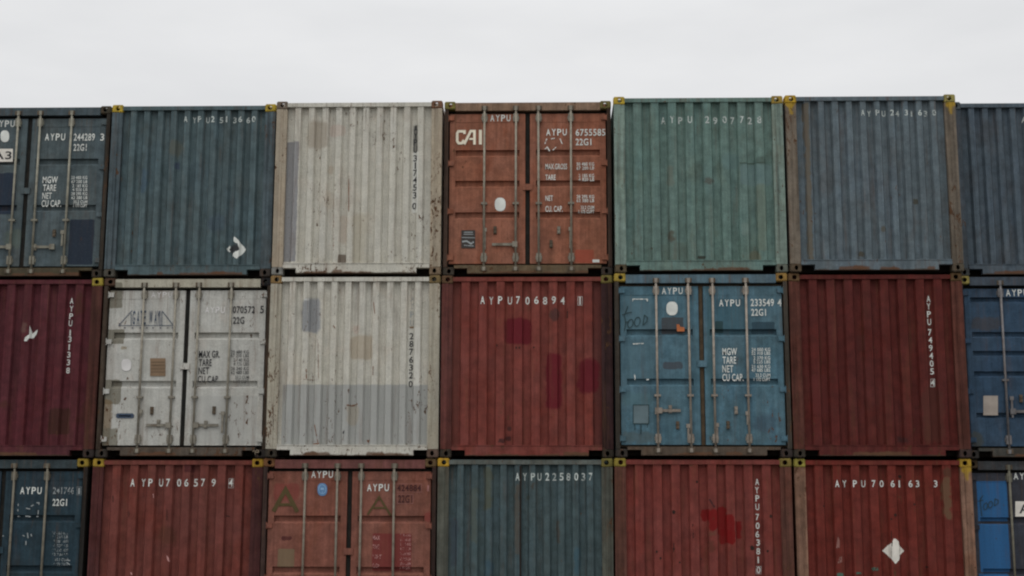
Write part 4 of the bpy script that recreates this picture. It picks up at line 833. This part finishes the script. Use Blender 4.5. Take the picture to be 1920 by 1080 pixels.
   ['cells', 'serial_number', [['A', -0.6368, 2.2527], ['Y', -0.4963, 2.253], ['P', -0.3829, 2.2531], ['U', -0.2459, 2.2534], ['7', -0.1326, 2.2537], ['0', 0.0111, 2.2539], ['6', 0.1294, 2.2541], ['5', 0.251, 2.2543], ['7', 0.3659, 2.2545], ['9', 0.5043, 2.2548], ['4', 0.7507, 2.2553]], [0.0575, 0.1081], 'w', 0.25],
   ['stroke', 'check_digit_box', [[0.7185, 2.3125], [0.7876, 2.3126], [0.7924, 2.1847], [0.7233, 2.1846]], 0.0037, 'w', 0.3, True],
   ['poly', 'white_scrape', [[-0.1131, 1.2442], [-0.0835, 1.2198], [-0.0603, 1.1513], [-0.093, 1.1708]], 'w2', 0.3],
   ['poly', 'white_scrape', [[-0.6097, 1.0142], [-0.5837, 0.998], [-0.579, 0.9703], [-0.5994, 0.9768]], 'w2', 0.3],
   ['stroke', 'scratch', [[-0.9076, 2.0736], [-0.9024, 1.9741]], 0.0101, 'dk', 0.5, False],
   ['stroke', 'scratch', [[-0.6686, 1.8588], [-0.6645, 1.7762]], 0.0101, 'dk', 0.5, False],
   ['stroke', 'scratch', [[-0.13, 1.8766], [-0.1233, 1.7281]], 0.0084, 'dk', 0.5, False],
   ['stroke', 'scratch', [[0.6978, 1.7928], [0.7484, 1.7863]], 0.0118, 'dk', 0.4, False],
   ['stroke', 'scratch', [[-0.3377, 2.0996], [-0.3282, 2.0416]], 0.0101, 'w2', 0.5, False]]),
 dict(pos=[-2.689, 0.023, 0.0], door=True, ch=2, base=[100.3, 62.6, 51.7], frame=[48, 36, 32], header=[88, 54, 50], sill=[60, 46, 38], cast=[[86, 58, 36], [82, 66, 44], [40, 36, 30], [40, 36, 30]], rod=[98, 92, 82], guide=0.86, label='dusty pink red container with doors marked by two olive painted letter A shapes', key=[3, 3],
  patches=[(-1.077, 2.0101, -0.7147, 2.2436, (100, 46, 42), 0.6, 0.02, 0.03), (-0.9864, 1.0888, -0.7546, 1.3412, (92, 80, 62), 0.85, 0.006, 0.01), (0.3316, 1.039, 0.8796, 1.5565, (90, 36, 36), 0.8, 0.008, 0.01), (-0.9452, 1.4614, -0.7958, 1.5118, (58, 28, 28), 0.85, 0.008, 0.02), (1.0511, 1.7205, 1.1504, 1.8509, (104, 44, 42), 0.6, 0.02, 0.03)],
  items=[
   ['line', 'owner_code', 'AYPU', [-0.5445, 2.3203, -0.2404, 2.416], 'w', 0.1],
   ['line', 'owner_code', 'AYPU', [0.244, 2.1375, 0.5502, 2.236], 'w', 0.08],
   ['line', 'serial_number', '424884', [0.6668, 2.1367, 0.9992, 2.227], 'rd', 0.25],
   ['line', 'size_code', '22G1', [0.6826, 1.9776, 0.8785, 2.0824], 'rd', 0.25],
   ['stroke', 'check_digit_box', [[0.6592, 2.2382], [1.0084, 2.2388], [1.01, 2.1255], [0.6611, 2.1248]], 0.0037, 'pk', 0.3, True],
   ['stroke', 'check_digit_box', [[0.6699, 2.0953], [0.8908, 2.0958], [0.8927, 1.968], [0.672, 1.9676]], 0.0037, 'pk', 0.3, True],
   ['line', 'check_digit', '1', [1.0873, 2.1372, 1.1156, 2.2193], 'pk', 0.4],
   ['stroke', 'painted_letter', [[-1.0666, 1.854], [-0.9026, 2.1579], [-0.7266, 1.8466]], 0.0572, 'ol', 0.15, False],
   ['stroke', 'painted_letter', [[-0.9862, 1.9475], [-0.8062, 1.9479]], 0.0404, 'ol', 0.2, False],
   ['stroke', 'painted_letter', [[0.2583, 1.813], [0.4162, 2.0587], [0.5803, 1.804]], 0.0286, 'ol', 0.1, False],
   ['stroke', 'painted_letter', [[0.3328, 1.9063], [0.5154, 1.9067]], 0.0236, 'ol', 0.1, False],
   ['poly', 'blue_emblem', [[-0.3169, 2.1591], [-0.3176, 2.1324], [-0.3212, 2.1136], [-0.3276, 2.0982], [-0.3366, 2.0862], [-0.3481, 2.0774], [-0.3625, 2.072], [-0.383, 2.0702], [-0.4036, 2.072], [-0.4182, 2.0772], [-0.4302, 2.086], [-0.4398, 2.098], [-0.447, 2.1133], [-0.4516, 2.1321], [-0.4537, 2.1588], [-0.453, 2.1855], [-0.4494, 2.2044], [-0.4431, 2.2197], [-0.4341, 2.2318], [-0.4225, 2.2406], [-0.4081, 2.246], [-0.3876, 2.2478], [-0.367, 2.246], [-0.3523, 2.2407], [-0.3403, 2.232], [-0.3307, 2.2199], [-0.3235, 2.2046], [-0.319, 2.1857]], 'bl', 0.05],
   ['stroke', 'emblem_ring', [[-0.3353, 2.1623], [-0.3385, 2.1384], [-0.3489, 2.1181], [-0.3647, 2.1046], [-0.3837, 2.0998], [-0.403, 2.1045], [-0.4196, 2.118], [-0.431, 2.1382], [-0.4354, 2.1621], [-0.4322, 2.1861], [-0.4219, 2.2064], [-0.406, 2.2199], [-0.387, 2.2247], [-0.3677, 2.22], [-0.3511, 2.2065], [-0.3398, 2.1862]], 0.0084, 'bl2', 0.2, True],
   ['stroke', 'emblem_mark', [[-0.4105, 2.1671], [-0.3605, 2.1672]], 0.0269, 'bl2', 0.2, False],
   ['stroke', 'emblem_mark', [[-0.3846, 2.1343], [-0.3838, 2.1014]], 0.0084, 'bl2', 0.2, False],
   ['line', 'weight_table', 'MAX', [0.3359, 1.4666, 0.4352, 1.5267], 'w2', 0.55],
   ['line', 'weight_table', 'TARE', [0.3384, 1.3418, 0.4293, 1.4017], 'w2', 0.6],
   ['line', 'weight_table', 'NET', [0.3411, 1.2077, 0.4649, 1.2642], 'w2', 0.55],
   ['line', 'weight_table', 'CU CAP', [0.3435, 1.0866, 0.4341, 1.143], 'w2', 0.65],
   ['line', 'weight_table', '30 480 KG', [0.7157, 1.5148, 0.8644, 1.5538], 'w2', 0.6],
   ['line', 'weight_table', '67 200 LB', [0.7167, 1.45, 0.8654, 1.4889], 'w2', 0.6],
   ['line', 'weight_table', '2 185 KG', [0.7177, 1.3884, 0.8664, 1.4273], 'w2', 0.6],
   ['line', 'weight_table', '4 820 LB', [0.7188, 1.3269, 0.8673, 1.3657], 'w2', 0.6],
   ['line', 'weight_table', '28 295 KG', [0.7199, 1.259, 0.8683, 1.2978], 'w2', 0.6],
   ['line', 'weight_table', '62 380 LB', [0.7211, 1.1863, 0.8694, 1.2251], 'w2', 0.6],
   ['line', 'weight_table', '33.2 CUM', [0.7221, 1.1218, 0.8704, 1.1605], 'w2', 0.6],
   ['line', 'weight_table', '1 173 CUFT', [0.7231, 1.0655, 0.8712, 1.1041], 'w2', 0.6]]),
 dict(pos=[-0.231, -0.078, 0.0], door=False, base=[54.5, 67.1, 68.9], prof='B', frame=[62, 63, 56], header=[70, 74, 70], cast=[[138, 108, 34], [86, 80, 40], [40, 36, 30], [40, 36, 30]], rust=0.45, label='blue green corrugated container with a dark vertical seam in its lowest-row end wall', key=[3, 4],
  patches=[(-0.1394, 1.2728, -0.0739, 2.2423, (70.5, 60.0, 49.6), 0.5, 0.01, 0.04), (-0.7549, 1.4315, -0.6563, 2.1923, (65.0, 68.6, 59.6), 0.5, 0.02, 0.05), (-0.56, 1.8839, -0.4612, 2.4539, (66.8, 66.9, 51.3), 0.6, 0.02, 0.05), (-1.0385, 1.1098, -0.932, 1.7532, (48.8, 53.1, 62.9), 0.5, 0.03, 0.05), (0.668, 0.9881, 0.7493, 1.3715, (39.7, 66.9, 79.4), 0.5, 0.02, 0.05), (-0.5536, 0.9838, -0.4394, 1.2075, (41.5, 63.4, 76.1), 0.5, 0.02, 0.05), (0.0898, 2.1775, 0.1391, 2.2753, (54.2, 42.9, 31.4), 0.7, 0.02, 0.05), (0.0127, 2.0149, 0.0521, 2.0798, (47.0, 46.3, 36.4), 0.7, 0.02, 0.04), (0.4413, 1.4349, 0.474, 1.7246, (59.6, 49.7, 41.4), 0.6, 0.01, 0.03)],
  items=[
   ['cells', 'serial_number', [['A', -0.1046, 2.3361], ['Y', -0.0041, 2.3362], ['P', 0.1095, 2.3365], ['U', 0.2001, 2.3366], ['2', 0.3087, 2.3368], ['2', 0.4075, 2.3369], ['5', 0.5062, 2.3371], ['8', 0.6032, 2.3373], ['0', 0.7101, 2.3375], ['3', 0.8103, 2.3376], ['7', 0.9089, 2.3378]], [0.056, 0.1061], 'wf', 0.35],
   ['poly', 'wall_seam', [[-0.0768, 2.4873], [-0.0537, 2.4873], [-0.0504, 0.32], [-0.073, 0.3199]], 'dk', 0.05]]),
 dict(pos=[2.222, -0.15, 0.0], door=False, base=[89.7, 42.0, 36.8], prof='A', frame=[72, 44, 36], cast=[[104, 92, 38], [92, 80, 40], [40, 36, 30], [40, 36, 30]], rust=0.5, label='red corrugated container with a bright red paint blotch beside vertical white lettering', key=[3, 5],
  patches=[(-0.0323, 1.7326, 0.0861, 1.906, (88.5, 11.3, 12.5), 0.9, 0.008, 0.035), (0.0653, 1.6176, 0.1933, 1.8982, (88.5, 11.3, 12.5), 0.9, 0.008, 0.035), (0.1894, 1.53, 0.3189, 1.9226, (88.5, 11.3, 12.5), 0.9, 0.008, 0.035), (0.3002, 1.4187, 0.4264, 1.8265, (88.5, 11.3, 12.5), 0.9, 0.008, 0.035), (0.4423, 1.4907, 0.5134, 1.7338, (88.5, 11.3, 12.5), 0.9, 0.008, 0.035), (0.2089, 1.4185, 0.4238, 1.6181, (88.5, 11.3, 12.5), 0.85, 0.008, 0.05), (0.0606, 1.3144, 0.1333, 1.4578, (61.3, 35.6, 26.6), 0.6, 0.02, 0.05), (0.0726, 1.5376, 0.1697, 1.6016, (74.9, 53.4, 40.7), 0.5, 0.02, 0.04)],
  items=[
   ['cells', 'serial_number', [['A', 0.7511, 2.2703], ['Y', 0.7448, 2.1572], ['P', 0.7482, 2.046], ['U', 0.745, 1.9285], ['7', 0.7413, 1.7921], ['0', 0.7413, 1.6736], ['6', 0.7349, 1.5585], ['3', 0.7415, 1.4469], ['8', 0.7399, 1.3291], ['1', 0.7367, 1.2131], ['0', 0.7378, 1.0784]], [0.052, 0.0873], 'w', 0.2],
   ['stroke', 'check_digit_box', [[0.7069, 1.1258], [0.7745, 1.1261], [0.7718, 1.0279], [0.7043, 1.0277]], 0.0037, 'w', 0.3, True],
   ['poly', 'rust_spot', [[-0.4305, 1.8702], [-0.4121, 1.8838], [-0.3851, 1.8681], [-0.3925, 1.8343], [-0.4221, 1.832]], 'dk', 0.2],
   ['poly', 'rust_spot', [[-0.0994, 2.2785], [-0.0862, 2.2882], [-0.0668, 2.2769], [-0.0722, 2.2526], [-0.0934, 2.251]], 'dk', 0.2],
   ['poly', 'rust_spot', [[0.624, 1.3937], [0.6476, 1.4109], [0.6819, 1.391], [0.6721, 1.348], [0.6343, 1.345]], 'dk', 0.2],
   ['poly', 'rust_spot', [[0.9004, 1.8153], [0.9163, 1.8268], [0.9392, 1.8134], [0.9325, 1.7846], [0.9073, 1.7826]], 'dk', 0.2],
   ['poly', 'rust_spot', [[-0.6141, 1.2412], [-0.6023, 1.2498], [-0.585, 1.2398], [-0.5897, 1.2183], [-0.6086, 1.2169]], 'dk', 0.2],
   ['poly', 'rust_spot', [[-0.3517, 1.1854], [-0.3413, 1.1931], [-0.3259, 1.1843], [-0.3302, 1.1652], [-0.347, 1.1639]], 'dk', 0.2],
   ['poly', 'rust_spot', [[0.8449, 1.3421], [0.8581, 1.3517], [0.8771, 1.3407], [0.8716, 1.3168], [0.8506, 1.3151]], 'dk', 0.2],
   ['poly', 'rust_spot', [[-0.6661, 1.3286], [-0.6543, 1.3372], [-0.637, 1.3272], [-0.6417, 1.3057], [-0.6606, 1.3042]], 'dk', 0.2],
   ['poly', 'rust_spot', [[-0.4293, 1.3682], [-0.4189, 1.3758], [-0.4035, 1.367], [-0.4077, 1.3478], [-0.4245, 1.3465]], 'dk', 0.2],
   ['poly', 'rust_spot', [[-0.0492, 1.2274], [-0.0414, 1.2332], [-0.0299, 1.2265], [-0.0331, 1.2122], [-0.0457, 1.2112]], 'dk', 0.2],
   ['stroke', 'scratch', [[-0.4152, 1.4403], [-0.4206, 1.3128]], 0.0101, 'dk', 0.5, False],
   ['stroke', 'scratch', [[-0.1514, 1.6969], [-0.1471, 1.5049]], 0.0135, 'dk', 0.65, False],
   ['stroke', 'scratch', [[0.0826, 2.0349], [0.1532, 1.9224]], 0.0236, 'rd', 0.4, False]]),
 dict(pos=[4.702, -0.081, 0.0], door=False, base=[81.3, 31.8, 25.5], prof='A', frame=[98, 74, 60], cast=[[112, 104, 48], [132, 106, 36], [40, 36, 30], [36, 32, 28]], rust=0.4, label='deep red corrugated container with a white diamond placard and tan rusty posts', ypost=[0, 1], key=[3, 6],
  patches=[(0.8076, 1.7669, 0.9174, 2.3338, (79.2, 64.0, 47.5), 0.75, 0.02, 0.05), (0.8167, 2.3338, 0.9544, 2.4553, (57.6, 43.3, 32.2), 0.7, 0.02, 0.05)],
  items=[
   ['cells', 'serial_number', [['A', -0.6288, 2.2485], ['Y', -0.5183, 2.2488], ['P', -0.3851, 2.249], ['U', -0.2584, 2.2492], ['7', -0.1285, 2.2495], ['0', -0.0067, 2.2497], ['6', 0.1312, 2.25], ['1', 0.2366, 2.2501], ['6', 0.3744, 2.2504], ['3', 0.4847, 2.2506], ['3', 0.7309, 2.2511]], [0.0552, 0.0939], 'w', 0.2],
   ['poly', 'hazard_placard', [[0.1127, 1.5058], [0.1447, 1.4996], [0.1801, 1.4646], [0.1786, 1.4295], [0.2598, 1.3405], [0.1825, 1.2655], [0.1724, 1.2178], [0.1219, 1.1653], [0.0838, 1.2128], [0.0305, 1.2809], [-0.0393, 1.3396], [0.036, 1.4083], [0.0896, 1.4563]], 'p', 0.04],
   ['stroke', 'scratch', [[0.09, 1.4643], [0.0807, 1.4005]], 0.0118, 'dk', 0.3, False],
   ['stroke', 'scratch', [[0.0756, 1.3925], [0.0738, 1.2413]], 0.0051, 'dk', 0.3, False],
   ['stroke', 'scratch', [[0.1902, 1.4008], [0.1809, 1.2655]], 0.0051, 'g', 0.4, False],
   ['poly', 'pink_scrape', [[-0.6774, 1.3743], [-0.6431, 1.5612], [-0.6225, 1.4622], [-0.629, 1.3744]], 'pk2', 0.45],
   ['poly', 'pink_scrape', [[-0.6657, 1.1674], [-0.6302, 1.2582], [-0.5978, 1.263], [-0.604, 1.1835]], 'pk2', 0.45],
   ['poly', 'green_patch', [[-0.6836, 1.0325], [-0.651, 1.0453], [-0.5933, 1.0407], [-0.5869, 0.998], [-0.669, 0.9929]], 'gn', 0.4],
   ['poly', 'green_patch', [[-0.4293, 1.0429], [-0.3967, 1.0557], [-0.3486, 1.0511], [-0.3415, 1.029], [-0.414, 1.0239]], 'gn', 0.4],
   ['poly', 'green_patch', [[-0.2018, 1.1071], [-0.1692, 1.1199], [-0.1179, 1.1153], [-0.1115, 1.0773], [-0.1872, 1.0723]], 'gn', 0.4],
   ['poly', 'rust_spot', [[0.2249, 2.3625], [0.2435, 2.3716], [0.2702, 2.358], [0.2621, 2.3308], [0.2324, 2.3262]], 'dk', 0.3],
   ['poly', 'rust_spot', [[0.132, 1.836], [0.1479, 1.8438], [0.1707, 1.8323], [0.1638, 1.8091], [0.1384, 1.8052]], 'dk', 0.3],
   ['poly', 'rust_spot', [[0.4018, 1.9784], [0.4138, 1.9843], [0.4308, 1.9756], [0.4256, 1.9582], [0.4066, 1.9553]], 'dk', 0.3],
   ['poly', 'rust_spot', [[-0.8361, 1.9506], [-0.8256, 1.9558], [-0.8103, 1.9481], [-0.8147, 1.9326], [-0.8317, 1.93]], 'dk', 0.3],
   ['poly', 'rust_spot', [[0.0794, 1.7759], [0.0899, 1.781], [0.1051, 1.7734], [0.1005, 1.758], [0.0836, 1.7554]], 'dk', 0.3],
   ['poly', 'rust_spot', [[0.5392, 1.1324], [0.551, 1.1382], [0.5679, 1.1297], [0.5627, 1.1126], [0.5438, 1.1096]], 'dk', 0.3],
   ['stroke', 'scratch', [[0.0866, 1.608], [0.0817, 1.4962]], 0.0084, 'dk', 0.4, False]]),
 dict(pos=[7.15, 0.2, 0.0], door=True, ch=2, base=[43, 45, 51], frame=[40, 38, 36], header=[48, 50, 52], sill=[44, 42, 40], cast=[[56, 46, 32], [40, 36, 30], [40, 36, 30], [40, 36, 30]], rod=[84, 82, 72], guide=0.86, label='charcoal grey container at the lower right corner with bright blue squares on its doors', key=[3, 7],
  patches=[(-1.0802, 1.7444, -0.6611, 2.2965, (36, 76, 114), 0.95, 0.005, 0.004), (-1.0856, 1.0498, -0.6721, 1.7055, (36, 76, 114), 0.95, 0.005, 0.004), (-1.1127, 0.4874, -0.6965, 1.0306, (36, 76, 114), 0.9, 0.005, 0.004)],
  items=[
   ['line', 'owner_code', 'AYPU', [-0.5607, 2.3202, -0.2425, 2.4122], 'w', 0.1],
   ['poly', 'placard', [[-0.5564, 2.0188], [-0.2229, 2.0195], [-0.2357, 1.811], [-0.5687, 1.8102]], 'p', 0.03],
   ['line', 'placard_lettering', 'A3', [-0.5102, 1.8529, -0.2701, 1.9784], 'k', 0.0],
   ['stroke', 'scrawl', [[-0.9956, 2.0996], [-1.036, 2.0505], [-1.0404, 1.9688], [-1.0275, 1.814]], 0.0101, 'd', 0.2, False],
   ['stroke', 'scrawl', [[-1.0739, 2.0144], [-1.0205, 2.0341], [-0.9947, 2.026]], 0.0101, 'd', 0.2, False],
   ['stroke', 'scrawl', [[-0.9432, 1.9494], [-0.9424, 1.9723], [-0.9493, 1.989], [-0.962, 1.9951], [-0.9771, 1.9889], [-0.9906, 1.9722], [-0.9989, 1.9493], [-0.9997, 1.9265], [-0.9928, 1.9098], [-0.9801, 1.9037], [-0.965, 1.9098], [-0.9515, 1.9266]], 0.0101, 'd', 0.2, True],
   ['stroke', 'scrawl', [[-0.8749, 1.9724], [-0.874, 1.9953], [-0.8809, 2.012], [-0.8936, 2.0181], [-0.9087, 2.0119], [-0.9223, 1.9952], [-0.9305, 1.9723], [-0.9313, 1.9494], [-0.9245, 1.9327], [-0.9118, 1.9267], [-0.8966, 1.9328], [-0.8831, 1.9496]], 0.0101, 'd', 0.2, True],
   ['stroke', 'scrawl', [[-0.8514, 1.9529], [-0.8343, 2.0541], [-0.7912, 2.0346], [-0.7935, 1.9938], [-0.848, 1.9562]], 0.0101, 'd', 0.2, False]]),
]

for i, S in enumerate(SPEC): build_container(S, i)

# ------------------------------------------------------------------ frayed rope caught on a corner
bm = bmesh.new(); rp = [(-4.0848, 0.127, 2.6848), (-4.0708, 0.127, 2.7067), (-4.0506, 0.139, 2.6897), (-4.0268, 0.127, 2.7141), (-3.999, 0.139, 2.6922), (-4.0107, 0.127, 2.6737), (-4.0306, 0.133, 2.6824), (-4.0549, 0.127, 2.6717), (-4.049, 0.139, 2.6435)]
for a, b in zip(rp, rp[1:]): add_tube(bm, a, b, .0075, 6)
rope = bm_obj('rope_scrap', bm, plain('frayed_rope', (104, 94, 80), .9, .3, 0, .1), None)
rope['label'] = 'frayed pale rope scrap hanging on the lower right corner of the dirty white door container'; rope['category'] = 'rope'

# ------------------------------------------------------------------ yard
bm = bmesh.new(); R = 600.0
vs = [bm.verts.new((x, y, 0)) for x, y in ((-R, -R), (R, -R), (R, R), (-R, R))]; bm.faces.new(vs)
t = NT('yard_concrete'); n1 = t.noise(t.tc, .4, 6, .6); n2 = t.noise(t.tc, 14.0, 6, .7)
c = t.mix(t.ramp(n1, .3, .7), (.085, .082, .076), (.13, .126, .118)); c = t.scale(c, t.ramp(n2, .3, .7, .8, 1.2))
g = bm_obj('ground', bm, t.finish(c, rough=.85, height=n2, bump=.3), None); g['kind'] = 'structure'
